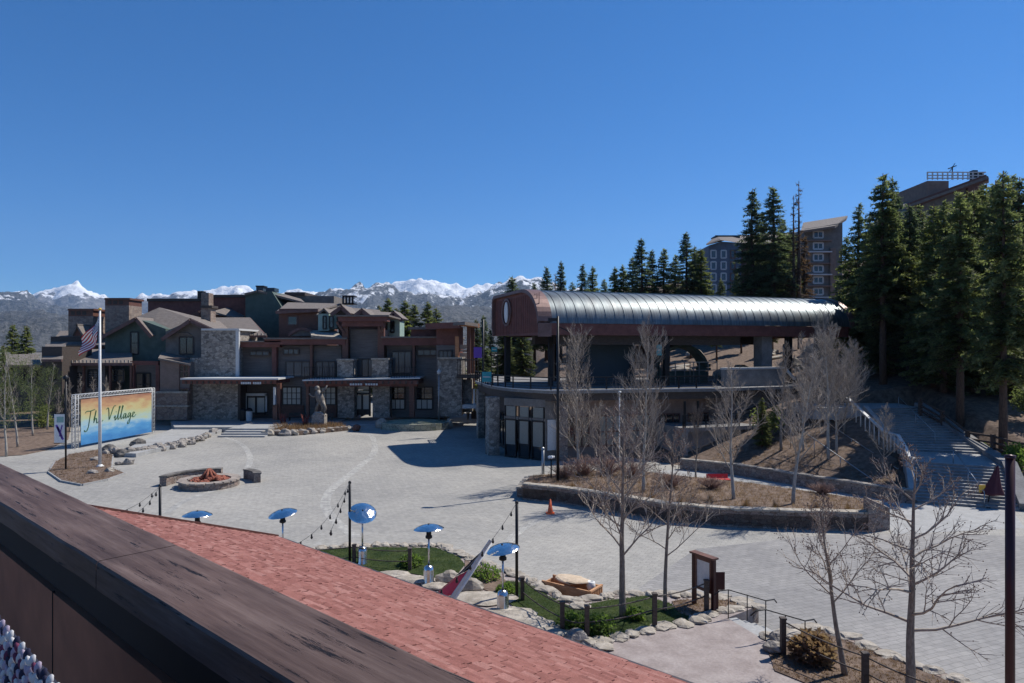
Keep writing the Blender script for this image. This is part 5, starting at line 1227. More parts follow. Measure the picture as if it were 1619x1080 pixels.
m.build('knit', [flat('yarn_w',(.60,.58,.57),.9),flat('yarn_l',(.42,.34,.42),.9),flat('yarn_n',(.02,.02,.05),.9),flat('yarn_m',(.14,.03,.07),.9)], t)

# ================================================================ PATIO THINGS
hl = ['leftmost patio heater, only its blue steel dome showing above the roof edge','second patio heater from the left, dome and short pole above the roof edge','third patio heater, its dome tilted up towards the balcony, beside a tall black post','patio heater with flat wide dome standing by the middle of the grass bed','patio heater beside the leaning feather banner, nearest of the row']
mt, nt, b = newmat('dome_steel'); b.inputs['Base Color'].default_value = (.90,.86,.80,1); b.inputs['Metallic'].default_value = 1; b.inputs['Roughness'].default_value = .14
bump(nt, b, ntex(nt, coords(nt), 5.0, 2), .45, .08); M['dome'] = mt
for i,(px,top) in enumerate(((312,809),(447,807),(573,806),(678,830),(795,862))):
    zt = ZP+2.25; d = (EYE-zt)*FP/(top-HY); x = X(px,d); t = thing('patio_heater', hl[i], 'patio heater', (x,d,ZP), 0, 'patio heaters')
    m = MB(); m.lathe((x,d,ZP),[(.23,0),(.23,.06),(.20,.12),(.2,.55),(.17,.68),(.05,.74)],20); m.build('tank_housing', M['steel'], t)
    m = MB(); m.tube([(x,d,ZP+.7),(x,d,ZP+1.75)],.035,10); m.build('pole', M['steel'], t)
    m = MB(); m.lathe((x,d,ZP+1.72),[(.05,0),(.13,.04),(.13,.12),(.10,.14),(.09,.38),(.03,.4)],16); m.build('burner', M['metal_dk'], t)
    m = MB(); tl = {0:-.05,1:.12,2:.55,3:-.06,4:.05}[i]; rx_ = {0:0,1:.15,2:-.2,3:.05,4:.15}[i]
    R = Matrix.Rotation(tl,3,'X') @ Matrix.Rotation(-rx_,3,'Y'); vs = []; prf = [(.58,-.02),(.565,0),(.50,.035),(.40,.085),(.28,.125),(.14,.15),(.03,.158),(0,.158)]
    for r, z in prf:
        for k in range(32): a = k*6.28319/32; q = R@Vector((r*math.cos(a)*(1+.004*(k%2)), r*math.sin(a), z)); vs.append((x+q.x,d+q.y,ZP+2.12+q.z))
    m.add(vs, [(q*32+j,q*32+(j+1)%32,(q+1)*32+(j+1)%32,(q+1)*32+j) for q in range(7) for j in range(32)],0,True)
    dm = m.build('reflector', mt, t)
    m = MB(); q = R@Vector((0,0,.165)); m.lathe((x+q.x,d+q.y,ZP+2.12+q.z),[(.035,-.01),(.035,.015),(0,.02)],8); m.build('knob', M['metal_dk'], dm)
# black string-light posts with wires and bulbs
def post_(px, d, zt, lab, r=.055, zb=ZP):
    x = X(px,d); t = thing('light_post', lab, 'post', (x,d,zb)); m = MB(); m.tube([(x,d,zb),(x,d,zt)], r, 8); m.box(x-r*1.8,x+r*1.8,d-r*1.8,d+r*1.8,zb,zb+.05); m.build('post', M['metal_dk'], t)
    m = MB(); m.lathe((x,d,zt),[(r*1.15,-.04),(r*1.15,.03),(0,.07)],8); m.build('cap', M['metal_dk'], t); return Vector((x,d,zt))
pA = post_(253,27.5,4.0,'black string light post rising behind the roof edge at left')
pB = post_(553,28.2,4.0,'black string light post beside the third patio heater')
pC = post_(817,24.5,4.0,'tall black string light post between the feather banner and grass bed')
def wire(a, b, sag, nb, lab):
    a = Vector(a); b = Vector(b); pts = [a.lerp(b,i/16) - Vector((0,0,sag*4*(i/16)*(1-i/16))) for i in range(17)]
    t = thing('string_light', lab, 'string lights', a, 0, 'string lights over the patio'); m = MB(); m.tube(pts, .008, 4); m.build('cable', M['black'], t)
    for k in range(nb):
        u = (k+.7)/nb; i = min(15,int(u*16)); p = pts[i].lerp(pts[i+1], u*16-i); m = MB()
        m.lathe((p.x,p.y,p.z-.17),[(0,0),(.035,.03),(.042,.07),(.025,.11),(.022,.17)],8); m.build('bulb', M['black'], t)
def eav(px): 
    py = 850 + (px-440)*(1080-850)/(1085-440); return Vector(G3(px,py-1,ZE+.03))
wire(pA,(X(150,24),24,3.7),.35,5,'bulb string running left from the leftmost black post')
wire(pA,Vector(P(210,22,815)),.15,4,'bulb string dropping from the leftmost black post to the roof')
wire(pB,eav(470),.35,6,'bulb string from the second post down to the left roof edge')
wire(pB,eav(560)+Vector((-1,1.2,.5)),.1,5,'steep bulb string hanging close beside the second post')
wire(pC,eav(690),.3,7,'bulb string from the tall post left down to the roof edge')
# dark cable rail behind heaters, from roof edge to grass bed
def garden_fence(lab, posts, hs, z=ZP):
    x0,y0 = G(*posts[0],z); t = thing('garden_fence', lab, 'fence', (x0,y0,z)); tp = []
    for (px,py),h in zip(posts,hs):
        x,y = G(px,py,z); m = MB(); m.box(x-.07,x+.07,y-.07,y+.07,z,z+h); m.box(x-.085,x+.085,y-.085,y+.085,z+h,z+h+.05); m.build('post', M['darkwood'], t); tp.append(Vector((x,y,z+h-.06)))
    for a,b in zip(tp,tp[1:]):
        for dz in (0,-.42):
            m = MB(); n=6; m.tube([a.lerp(b,i/n)-Vector((0,0,.07*4*(i/n)*(1-i/n)-dz)) for i in range(n+1)], .022, 5); m.build('rail', M['darkwood'], t)
    return tp
garden_fence('dark post and rope fence round the right grass bed, running to the notice board', [(826,950),(889,1001),(928,1008),(1035,992),(1117,968)],[.8,.95,.95,1.05,1.05])
garden_fence('dark post and rail fence across the left grass bed behind the heaters', [(455,895),(560,893),(648,902)],[.75,.8,.85])
# feather banner leaning
a = Vector(P(722,22.6,942)); b_ = Vector(P(780,22.9,855)); t = thing('feather_banner', 'leaning red, yellow and black feather flag with white pole', 'flag', a)
m = MB(); m.tube([a-(b_-a)*.25, a, b_],[.05,.05,.03],8); m.build('pole', M['white'], t)
d_ = (b_-a); n_ = Vector((-.75,.15,-.35)).normalized()
def bq(u0,u1,w0,w1,mat,nme):
    m = MB(); k=6; vs=[]
    for i in range(k+1):
        u = u0+(u1-u0)*i/k; w = w0+(w1-w0)*i/k; p = a+d_*u
        for j in range(4): q = p+n_*w*j/3; vs.append(q+Vector((0,.04*math.sin(j*2+i*.8),.02*math.sin(i*1.4+j))))
    m.add(vs,[(i*4+j,(i+1)*4+j,(i+1)*4+j+1,i*4+j+1) for i in range(k) for j in range(3)],0,True); 
    m.add([v+Vector((0,.012,0)) for v in vs],[(i*4+j,i*4+j+1,(i+1)*4+j+1,(i+1)*4+j) for i in range(k) for j in range(3)],0,True); m.build(nme, mat, t)
bq(-.15,.06,1.5,1.4,M['yellow'],'yellow_panel'); bq(.06,.5,1.4,.75,M['redfab'],'red_panel'); bq(.5,.97,.75,.03,M['blackfab'],'black_panel')
m = MB(); m.bar(a-(b_-a)*.2+Vector((-.1,-.03,.0)),b_+Vector((-.06,0,0)),.05,.17); m.build('sleeve', M['whitetrim'], t)
# flat slabs and boulders in the path by the heaters
for i,(px,py,r,fl_) in enumerate(((655,921,.9,.12),(690,930,.7,.1),(762,948,1.2,.10),(800,975,1.1,.12),(838,990,.9,.12),(872,1003,.7,.12),(710,922,.5,.3),(745,935,.45,.3),(620,912,.8,.12))):
    x,y = G(px,py,ZP); m = MB(); m.rock((x,y,ZP+fl_*.5),(r,r*.55,fl_),i+60)
    tag(m.build('stepping_slab', M['stone_lt'], None, (x,y,ZP)), f'pale flat stone slab, {ORD[sorted([655,690,762,800,838,872,710,745,620]).index(px)]} from the left along the roof edge', 'stone', 'flat stones along the roof edge')
def shrub(px, py, z, r, h, mat, lab, seed, n=420, bl=.14, name='shrub', stem=True):
    x,y = G(px,py,z); t = thing(name, lab, 'shrub', (x,y,z)); rn = random.Random(seed); m = MB()
    for k in range(n):
        a = rn.uniform(0,6.28); rad = r*math.sqrt(rn.random()); hz = h*rn.random()*(1-.5*(rad/r)**2); p = Vector((x+rad*math.cos(a), y+rad*math.sin(a), z+.04+hz))
        q = Vector((rn.uniform(-1,1),rn.uniform(-1,1),rn.uniform(-.3,1))).normalized()*bl*rn.uniform(.6,1.3); s = q.cross(Vector((rn.random(),rn.random(),rn.random()))).normalized()*bl*.28
        m.add([p-s*.3,p+q*.5-s,p+q,p+q*.5+s],[(0,1,2,3)])
    m.build('foliage', mat, t); m = MB()
    for k in range(9): a = rn.uniform(0,6.28); m.tube([(x,y,z),(x+r*.5*math.cos(a),y+r*.5*math.sin(a),z+h*.7)],[.02,.008],3)
    m.build('stem', M['twigd'], t)
for (px,py,r,h,lab) in ((768,915,.55,.5,'light green leafy shrub right of the leaning banner'),(650,895,.45,.45,'pale green shrub in the middle of the left grass bed'),(905,995,.45,.5,'green shrub between the two close fence posts'),(948,1000,.5,.55,'spreading green shrub right of the two close fence posts'),(1003,978,.35,.3,'small pale tuft at the foot of the thick tree'),(800,938,.35,.3,'low green clump beside the tall black post')):
    shrub(px,py,ZP,r,h,M['shrub'],lab,px)
x,y = G(912,1012,ZP); m = MB(); m.rock((x,y,ZP+.12),(.38,.3,.2),9); tag(m.build('boulder', M['rock'], None, (x,y,ZP)), 'grey boulder at the foot of the close fence posts', 'boulder')
shrub(1285,1045,ZP,.55,.75,M['straw'],'brown dried grass clump in the mulch bed by the dark post',5,900,.22,'ornamental_grass')
# notice board
pl_ = Vector((6.35,23.8,ZP)); pr_ = Vector((6.80,23.05,ZP)); an = math.atan2(pr_.y-pl_.y, pr_.x-pl_.x)
t = thing('notice_board', 'freestanding dark red framed notice board with pale sheet on two posts in the bed', 'notice board', pl_, an); Lb = (pr_-pl_).length
for x in (0,Lb): m = MB(); m.box(x-.06,x+.06,-.06,.06,0,1.8); m.build('post', M['metal_red'], t)
m = MB(); m.box(.06,Lb-.06,-.05,.05,.62,.72); m.box(.06,Lb-.06,-.05,.05,1.65,1.78); m.box(.06,.14,-.05,.05,.72,1.65); m.box(Lb-.14,Lb-.06,-.05,.05,.72,1.65); m.build('frame', M['rustwood'], t)
m = MB(); m.box(.14,Lb-.14,-.02,.02,.72,1.65); m.build('sheet', M['white'], t)
m = MB(); m.box(-.1,Lb+.1,-.14,.14,1.8,1.86); m.build('top_board', M['rustwood'], t)
x,y = G(1133,966,ZP); 
t = thing('timber_post', 'dark timber post with small plaque in front of the notice board', 'post', (x-.05,y,ZP)); m = MB(); m.box(x-.14,x+.04,y-.08,y+.08,ZP,ZP+1.3); m.build('post', M['metal_red'], t)
m = MB(); m.box(x-.2,x+.25,y-.1,y-.08,ZP+.75,ZP+1.35); m.build('plaque', M['metal_red'], t)
# timber trough with slab and pot
x,y = G(905,945,.2); t = thing('timber_trough', 'open orange timber trough box with stone slabs and slatted end outside the garden wall', 'trough', (x,y,0), -.62)
m = MB(); m.box(-1.1,.95,-.42,-.36,0,.75); m.box(-1.1,.95,.36,.42,0,.75); m.box(-1.16,-1.1,-.42,.42,0,.62); m.build('side_board', M['tanwood'], t)
m = MB(); 
for k in range(7): m.box(.97,1.03,-.42+k*.135,-.36+k*.135,0,.72)
m.box(.95,1.05,-.45,.45,.72,.78); m.build('slatted_end', M['tanwood'], t)
m = MB(); m.box(-1.1,.95,-.36,.36,0,.35); m.build('fill', M['sandstone'], t)
m = MB(); m.rock((-.1,.15,.82),(.75,.42,.07),3); m.rock((.25,-.05,.9),(.42,.3,.05),6); m.build('slab', M['sandstone'], t)
m = MB(); m.lathe((.72,.12,.62),[(.12,0),(.17,.12),(.15,.28),(.10,.32),(.09,.25),(0,.2)],14); m.build('pot', M['white'], t)
# handrails of patio steps
t = thing('step_handrails', 'thin black metal handrails with bent ends on both sides of the patio steps', 'handrail', (*sa,ZP))
for base, nme in ((Vector((*sa,ZP))+STD*.05,'handrail'),(Vector((*sb,ZP))-STD*.05,'handrail')):
    m = MB(); e = base+STN*1.5; e.z = 0.06; h = Vector((0,0,.95))
    m.tube([base-STN*.55+h-Vector((0,0,.12)), base-STN*.35+h, base+h, e+h, e+h+STN*.35, e+h+STN*.45-Vector((0,0,.12))], .022, 6)
    for p in (base, (base+e)/2, e): m.tube([p, p+h], .018, 5)
    m.build(nme, M['metal_dk'], t)
ps = [(1238,1036),(1368,1075)]
t2 = garden_fence('dark timber post and rail fence crossing the mulch bed at the bottom right', [(1238,1036),(1368,1092),(1500,1150)],[1.05,.95,.95])
# boulder seats by the steps
for i,(px,py,r) in enumerate(((1222,1030,.3),(1232,1014,.3))):
    x,y = G(px,py,ZP); m = MB(); m.rock((x,y,ZP+.12),(r*1.1,r*.8,.16),i+90)
    tag(m.build('boulder', M['rock'], None, (x,y,ZP)), ['pale block stone just below the steps','pale block stone at the end of the bed edging beside the steps','larger pale stone left of the steps handrail','large flat pale stone at the lower edge of the mulch bed'][i], 'boulder')
# big dark lamp post far right
x, y = X(1597,15), 15; t = thing('tall_post', 'thick dark red round steel post at the right edge of view', 'post', (x,y,0))
m = MB(); m.tube([(x,y,0),(x,y,Z(722,y))],.095,14); m.build('post', M['metal_red'], t); m = MB(); m.lathe((x,y,Z(722,y)),[(.11,-.03),(.11,.03),(0,.05)],14); m.build('cap', M['metal_red'], t)
m = MB(); m.obox((x,y,.1),(.35,.35,.2),.1); m.build('base_plate', M['metal_red'], t)

# ================================================================ TREES
def bare_meshes(seed, h, r, fork, nm_, ang, lf, lv=3, tr=.010, bark='bark', tw='twig', up=.10, buds=False, fasc=False, lean=0):
    rn = random.Random(seed); T = MB(); Cm = MB(); B = MB()
    pts = []; p = Vector((0,0,0)); d = Vector((lean,0,1)).normalized(); n = 14
    for i in range(n+1):
        pts.append(p.copy()); d = (d + Vector((rn.uniform(-.05,.05),rn.uniform(-.05,.05),.05))).normalized(); p = p + d*h/n
    T.tube(pts, [r*(1-.92*(i/n)**.85)+.006 for i in range(n+1)], 8)
    def rec(p, d, L, rad, lev):
        k = 5 if lev == 1 else (4 if lev == 2 else 3); q = [p]; dd = d
        for i in range(k):
            dd = (dd + Vector((rn.uniform(-.22,.22),rn.uniform(-.22,.22),rn.uniform(-.12,.2)+up))).normalized(); q.append(q[-1]+dd*L/k)
        Cm.tube(q, [max(tr*.6, rad*(1-.7*i/k)) for i in range(k+1)], 5 if lev == 1 else 3, 0, lev == 1, False)
        if buds and lev >= lv-1:
            for w in q[1:]:
                if rn.random() < .35: s = .018; B.obox(w, (s,s,s*1.4), rn.random()*3, rn.random())
        if lev < lv:
            nc = {1:8,2:7 if not buds else 6,3:5}[lev]
            for c in range(nc):
                u = (.2 + .8*(c+rn.random()*.8)/nc); i = min(k-1, int(u*k)); s = q[i].lerp(q[i+1], u*k-i) if u < 1 else q[-1]
                ax = Vector((rn.uniform(-1,1),rn.uniform(-1,1),rn.uniform(-1,1))).normalized(); side = dd.cross(ax).normalized()
                nd = (dd*rn.uniform(.7,1.0) + side*rn.uniform(.45,.9)).normalized()
                rec(s, nd, L*rn.uniform(.38,.58)*(1.15-.5*u), rad*.5, lev+1)
    for b in range(nm_):
        t = fork + (1-fork)*(b+rn.random()*.6)/nm_; i = min(n-1, int(t*n)); s = pts[i].lerp(pts[i+1], t*n-i) if t < 1 else pts[-1]
        az = b*2.4 + rn.uniform(-.5,.5); a = ang*rn.uniform(.8,1.2)*(1-.35*t); L = h*lf*rn.uniform(.75,1.15)*((1-t)*.9+.22 if not fasc else .5+.5*(1-t))
        rec(s, Vector((math.sin(a)*math.cos(az), math.sin(a)*math.sin(az), math.cos(a))), L, r*.38*(1-.6*t), 1)
    return T, Cm, B
def tree_thing(meshes, name, lab, cat, loc, mats=('bark','twig'), group=None):
    T, Cm, B = meshes; t = thing(name, lab, cat, (0,0,0), 0, group); T.build('trunk', M[mats[0]], t); Cm.build('branches', M[mats[1]], t)
    if B.v: B.build('buds', M['bud'], t)
    t.location = loc; return t
tA = bare_meshes(1, 6.6, .12, .30, 20, 1.0, .44, 3, .005, buds=True, up=.06)
tree_thing(tA, 'bare_tree', 'bare tree with thick straight trunk growing from the grass bed beside the fence', 'tree', (*G(985,977,ZP),ZP), ('bark','twig'))
tB = bare_meshes(2, 6.0, .075, .30, 17, 1.05, .40, 3, .005, buds=True, up=.06)
tree_thing(tB, 'bare_tree', 'slimmer bare tree just left of the notice board', 'tree', (*G(1051,966,ZP),ZP), ('bark','twig'))
t3 = bare_meshes(13, 4.6, .085, .42, 12, 1.0, .62, 3, .004, buds=True, lean=-.16, up=.03)
tree_thing(t3, 'bare_tree', 'small leaning bare tree with spreading low crown in the mulch bed', 'tree', (*G(1336,1068,ZP),ZP), ('bark','twig'))
t4 = bare_meshes(4, 6.0, .13, .30, 18, 1.45, .50, 3, .004, buds=True, up=.0)
tree_thing(t4, 'bare_tree', 'large bare tree with wide twiggy limbs at lower right, next to the thick dark post', 'tree', (X(1440,17.2),17.2,ZP), ('bark','twig'))
# planter and slope trees
up1 = bare_meshes(21, 9.5, .11, .14, 36, .95, .36, 3, .011, fasc=True, up=.16)
up2 = bare_meshes(22, 9.8, .11, .16, 36, 1.0, .35, 3, .011, fasc=True, up=.16)
wd1 = bare_meshes(23, 8.5, .12, .22, 22, .95, .40, 3, .010)
wd2 = bare_meshes(24, 8.8, .12, .25, 22, .85, .42, 3, .010)
plist = [(up1,915,48,.65,540,'tall narrow bare tree at the left end of the long planter','barkw','twig'),
 (up2,1017,42,.65,533,'tall narrow bare tree in the long planter in front of the station column','barkw','twig'),
 (wd1,1160,40,.65,578,'pale barked spreading bare tree in the middle of the long planter','barkw','twig'),
 (wd2,1254,38.8,.65,560,'pale barked bare tree at the right part of the long planter','barkw','twig'),
 (wd1,950,47.0,.65,640,'low wide bare tree low in front of the station between the two narrow trees','bark','twig'),
 (wd2,1310,50.5,None,520,'left trunk of the close pair of bare trees on the brown bank','barkw','twig'),
 (up2,1323,51,None,530,'right trunk of the close pair of bare trees on the brown bank','barkw','twig'),
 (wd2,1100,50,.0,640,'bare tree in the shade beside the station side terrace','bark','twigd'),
 (wd1,1235,54,None,545,'bare tree on the bank in front of the grey retaining wall','bark','twig'),
 (wd1,1350,57,None,535,'tangled bare tree under the right end of the barrel roof','bark','twig'),
 (wd2,1285,58,None,530,'bare tree below the right part of the barrel roof','bark','twig'),
 (wd1,1395,46.5,None,640,'bare tree beside the left rail of the stairs','bark','twig'),
 (wd1,1270,53,None,560,'bare tree mid bank, tangled with its neighbours below the barrel roof','barkw','twig'),
 (wd2,1335,54,None,545,'bare tree on the bank left of the upper stair handrail','bark','twig'),
 (wd1,1350,61,None,540,'bare tree at the left top of the stairs before the dark conifers','bark','twig'),
 (up1,1300,60,None,505,'narrow bare tree reaching up to the right end of the roof','bark','twig')]
base_h = {id(up1):9.5,id(up2):9.8,id(wd1):8.5,id(wd2):8.8}; made = {}
for i,(ms,px,d,z,top,lab,b1,b2) in enumerate(plist):
    x = X(px,d); z = hill(x,d)-.05 if z is None else z; H_ = Z(top,d)-z; s = H_/(base_h[id(ms)]*1.03)
    key = (id(ms),b1,b2)
    if key not in made:
        t = tree_thing(ms,'bare_tree',lab,'tree',(x,d,z),(b1,b2)); t.scale = (s,s,s); t.rotation_euler = (0,0,i*1.3); made[key] = t
    else: dup(made[key],(x,d,z),i*1.7,s,lab)
# small conifer shrub, aspens at left
def fluff(m, c, R, n, bl, rn, flat_=1.0):
    for k in range(n):
        q = Vector((rn.gauss(0,1),rn.gauss(0,1),rn.gauss(0,1)*flat_)).normalized()*R*rn.random()**.4; p = Vector(c)+q
        e = Vector((rn.uniform(-1,1),rn.uniform(-1,1),rn.uniform(-1,1))).normalized()*bl*rn.uniform(.6,1.3); s = e.cross(Vector((rn.random(),rn.random(),rn.random()))).normalized()*bl*.3
        m.add([p,p+e*.5-s,p+e,p+e*.5+s],[(0,1,2,3)])
for i,(px,py,top,lab) in enumerate(((10,722,560,'leftmost pale trunked aspen at the left edge'),(28,708,552,'second aspen from the left with white curving trunk'),(52,690,565,'third aspen from the left, green grey crown'),(75,680,575,'fourth aspen from the left beside the small brown house'),(-15,715,540,'aspen half cut off by the left edge of the view'))):
    x,y = G(px,py); h = Z(top,y); ms = bare_meshes(30+i, h, .10, .25, 16, .6, .26, 2, .012, 'barkw','twig'); t = tree_thing(ms,'aspen',lab,'tree',(x,y,0),('barkw','twig'))
    rn = random.Random(i); m = MB()
    for k in range(95): a = rn.uniform(0,6.28); r_ = rn.uniform(.2,1.9); fluff(m,(r_*math.cos(a),r_*math.sin(a),h*rn.uniform(.3,.95)),.45,26,.11,rn)
    m.build('leaves', M['leafy'], t)
sg = bare_meshes(41, 6, .07, .1, 22, .5, .3, 2, .014)
first = None
for i,(px,d,h) in enumerate(((92,76,5),(110,78,6),(128,79,6.4),(148,80,6),(168,80,6.2),(188,80,5.6),(215,81,4.5))):
    lab = f'grey bare sapling, {ORD[i]} from the left in the row behind the village banner'; x = X(px,d)
    if first is None: first = tree_thing(sg,'bare_sapling',lab,'tree',(x,d,0),('bark','twig'),'saplings behind the banner'); first.scale = (h/6,)*3
    else: dup(first,(x,d,0),i*1.1,h/6,lab,'saplings behind the banner')
def bush(px,d,z,r,h,mat,lab,seed,bl=.2,n=1400,name='shrub'):
    x = X(px,d); t = thing(name, lab, 'shrub', (x,d,z)); rn = random.Random(seed); m = MB()
    for k in range(14): a = rn.uniform(0,6.28); q = rn.random()*r*.7; fluff(m,(x+q*math.cos(a),d+q*math.sin(a),z+h*(.25+.6*rn.random())),r*.45,n//14,bl,rn)
    m.build('foliage', M[mat], t); m = MB(); 
    for k in range(6): a = k; m.tube([(x,d,z),(x+r*.4*math.cos(a),d+r*.4*math.sin(a),z+h*.6)],[.05,.02],4)
    m.build('stem', M['bark'], t)
for i,(px,d,r,h,mm,lab) in enumerate(((1602,46,1.3,2.2,'shrub','yellow green leafy bush at the right edge beyond the rail fence'),(1553,51,.7,.9,'shrub','small bright green bush at the foot of the log fence'),(1218,57,1.5,2.4,'needle3','green leafy bush on the bank below the retaining wall'),(1625,52,1.5,3,'leafy','large olive bush half outside the right edge'))):
    bush(px,d,hill(X(px,d),d)-.1,r,h,mm,lab,i+70)
for i,(px,py) in enumerate(((905,790),(935,797),(985,800),(1030,805),(1075,812),(1122,812),(1180,818),(1225,822),(1290,822),(1340,826))):
    x,y = G(px,py-18,.7); m = MB(); rr_ = random.Random(i)
    for k in range(260):
        a = rr_.uniform(0,6.28); l_ = rr_.uniform(.2,.62); e_ = rr_.uniform(.2,1.5); p = Vector((x,y,.68)); q = p+Vector((math.cos(a)*math.cos(e_),math.sin(a)*math.cos(e_),math.sin(e_)))*l_; s_ = Vector((-math.sin(a),math.cos(a),0))*.012; m.add([p-s_,p+s_,q],[(0,1,2)])
    tag(m.build('dry_tuft', M['straw'], None, (x,y,.68)), f'dry straw tuft, {ORD[i]} from the left in the long planter', 'dry plant', 'dry tufts in the planter')
M['rusttwig'] = nm('rusttwig', (.23,.14,.105),(.38,.25,.19),3,.85,0)
for i,(px,d,h,w_) in enumerate(((893,46.5,1.1,2.2),(925,47.5,1.3,2.6),(962,48,1.3,2.8),(1000,47,1.2,2.4),(1060,43.5,.9,2.0),(1125,43,.7,1.6),(1300,41.5,.6,1.5))):
    x = X(px,d); z = .68; m = MB(); rr_ = random.Random(i+500)
    for k in range(170):
        a = rr_.uniform(0,6.28); e_ = rr_.random(); q = Vector((x,d,z)); dd = Vector((math.cos(a)*e_*w_*.7, math.sin(a)*e_*w_*.7, h*rr_.uniform(.5,1.05)))
        m.tube([q, q+dd*.5+Vector((rr_.uniform(-.08,.08),rr_.uniform(-.08,.08),0)), q+dd],[.014,.011,.006],3,0,False,False)
        for _ in range(2): p = q+dd*rr_.uniform(.5,.9); m.tube([p,p+Vector((rr_.uniform(-.25,.25),rr_.uniform(-.25,.25),rr_.uniform(.05,.3)))],[.009,.005],3,0,False,False)
    tag(m.build('bare_shrub', M['rusttwig'], None, (x,d,z)), f'rust brown bare shrub, {ORD[i]} from the left in the long planter', 'shrub', 'rust shrubs in the planter')
bush(205,80,0,1.3,3.9,'shrub','rounded yellow green bush behind the top edge of the village banner',1)
bush(68,82,0,1.6,3,'needle3','dark green bush below the small brown house',2)
bush(740,92,0,2.2,7,'needle3','dense green tree crown behind the gap left of the station deck',8,.3,2500,'leafy_tree')

def conifer(seed, h=20., R=3.0, base=.12, mat='needle', dens=1.0, dead=False, irr=.2):
    rn = random.Random(seed); T = MB(); F = MB(); r0 = h*.0155
    T.tube([(0,0,-.6),(0,0,h*.3),(rn.uniform(-.1,.1),rn.uniform(-.1,.1),h*.7),(0,0,h)],[r0*1.15,r0*.85,r0*.42,.03],8)
    z = h*base; gap = 1.0
    while z < h*.985:
        t = (z-h*base)/(h*(1-base)); L = R*((1-t)**.78)*(.55+.45*min(1,t*5+.25)) + .18
        nb = max(4, int(7*dens))
        for k in range(nb):
            if rn.random() < irr*.6: continue
            az = rn.uniform(0,6.283); l = L*rn.uniform(1-irr*1.6,1.12); zz = z+rn.uniform(-.3,.3)
            up_ = .30*t - .22 + rn.uniform(-.12,.12); n = 4; pts = []
            for i in range(n+1):
                u = i/n; pts.append(Vector((math.cos(az)*l*u, math.sin(az)*l*u, zz + l*(up_*u - .16*u*u + .10*u**3))))
            T.tube(pts, [max(.012,r0*.22*(1-t)*(1-u/n)+.012) for u in range(n+1)], 3, 0, False, False)
            if dead and rn.random() < .75: continue
            ns = max(4, int(l*9*dens)); side = Vector((-math.sin(az),math.cos(az),0)); out = Vector((math.cos(az),math.sin(az),0))
            for q in range(ns):
                u = .12 + .88*(q+rn.random())/ns; i = min(n-1,int(u*n)); p = pts[i].lerp(pts[i+1],u*n-i)
                ww = (.16+.5*l*.34*math.sin(math.pi*min(1,u*.9+.1)))
                for sd in (-1,1):
                    e = side*sd*ww*rn.uniform(.5,1.1) + out*rn.uniform(.05,.35)*ww*1.6 + Vector((0,0,rn.uniform(-.28,.12)))
                    wv = Vector((rn.uniform(-.3,.3),rn.uniform(-.3,.3),1)).cross(e).normalized()*rn.uniform(.05,.1) if e.length > .01 else side*.05
                    o = Vector((0,0,rn.uniform(-.08,.08)))
                    F.add([p+o-wv*.5, p+o+e*.55-wv, p+o+e, p+o+e*.6+wv, p+o+wv*.5],[(0,1,2,3,4)])
                e = out*.3+Vector((rn.uniform(-.15,.15),rn.uniform(-.15,.15),rn.uniform(-.05,.3))); wv = side*.06
                F.add([p-wv,p+e*.6-wv*.8,p+e,p+e*.6+wv*.8],[(0,1,2,3)])
        z += rn.uniform(.32,.5)*(1 if h > 12 else .8)
    return T, F
CF = {}
def getc(kind):
    if kind in CF: return CF[kind]
    spec = {'a':(51,20,3.5,.10,'needle',1.25),'b':(52,20,3.0,.14,'needle2',1.25),'c':(53,20,3.8,.06,'needle',1.25),'d':(54,20,2.5,.20,'needle2',1.3),'e':(55,20,3.3,.06,'needle3',1.4),'t':(56,20,3.6,.31,'needle',1.4)}
    if kind == 'x': T, F = conifer(57,20,1.3,.1,'needled',.8,True)
    elif kind == 'r': T, F = conifer(58,20,2.6,.08,'needled',.9)
    else:
        s = spec[kind]; T, F = conifer(s[0],s[1],s[2],s[3],s[4],s[5])
    mt = {'a':'needle','b':'needle2','c':'needle','d':'needle2','e':'needle3','t':'needle','x':'needled','r':'needled'}[kind]
    t = thing('conifer_tree','','tree'); T.build('trunk', M['barkp'], t); 
    if F.v: F.build('foliage', M[mt], t)
    CF[kind] = [t, False]; return CF[kind]
def put(kind, px, d, top, lab, grp, ws=1.0, z=None):
    x = X(px,d); z = hill(x,d) if z is None else z; H_ = Z(top,d)-z; s = H_/20; e = getc(kind)
    if not e[1]: e[1] = True; t = e[0]; t.location = (x,d,z); t.scale = (s*ws,s*ws,s); t.rotation_euler = (0,0,px*.7); t['label'] = lab; t['group'] = grp
    else: dup(e[0],(x,d,z),px*.7,(s*ws,s*ws,s),lab,grp)
def stand(lst, where, grp):
    xs = sorted(range(len(lst)), key=lambda i: lst[i][1])
    for rank, i in enumerate(xs):
        k, px, d, top, ws = lst[i]
        put(k, px, d, top, f'{ORD[rank]} conifer from the left {where}', grp, ws, None if grp != 'pines behind the village' else 0)
R_ = [('t',1396,65,274,1.0),('d',1411,68,278,1.0),('c',1358,76,322,1.1),('b',1438,66,322,1.1),('t',1518,54,304,1.0),('e',1476,62,322,1.1),('a',1540,60,298,1.1),('t',1586,49,270,.85),('b',1612,60,280,1.2),
      ('c',1560,72,290,1.2),('a',1422,78,335,1.2),('c',1375,84,342,1.2),('e',1338,86,372,1.1),('a',1500,84,322,1.3),('c',1600,66,278,1.3),('b',1462,68,345,1.1),('c',1455,74,325,1.3),('a',1395,72,318,1.2),('c',1530,68,310,1.2),('b',1575,60,288,1.1)]
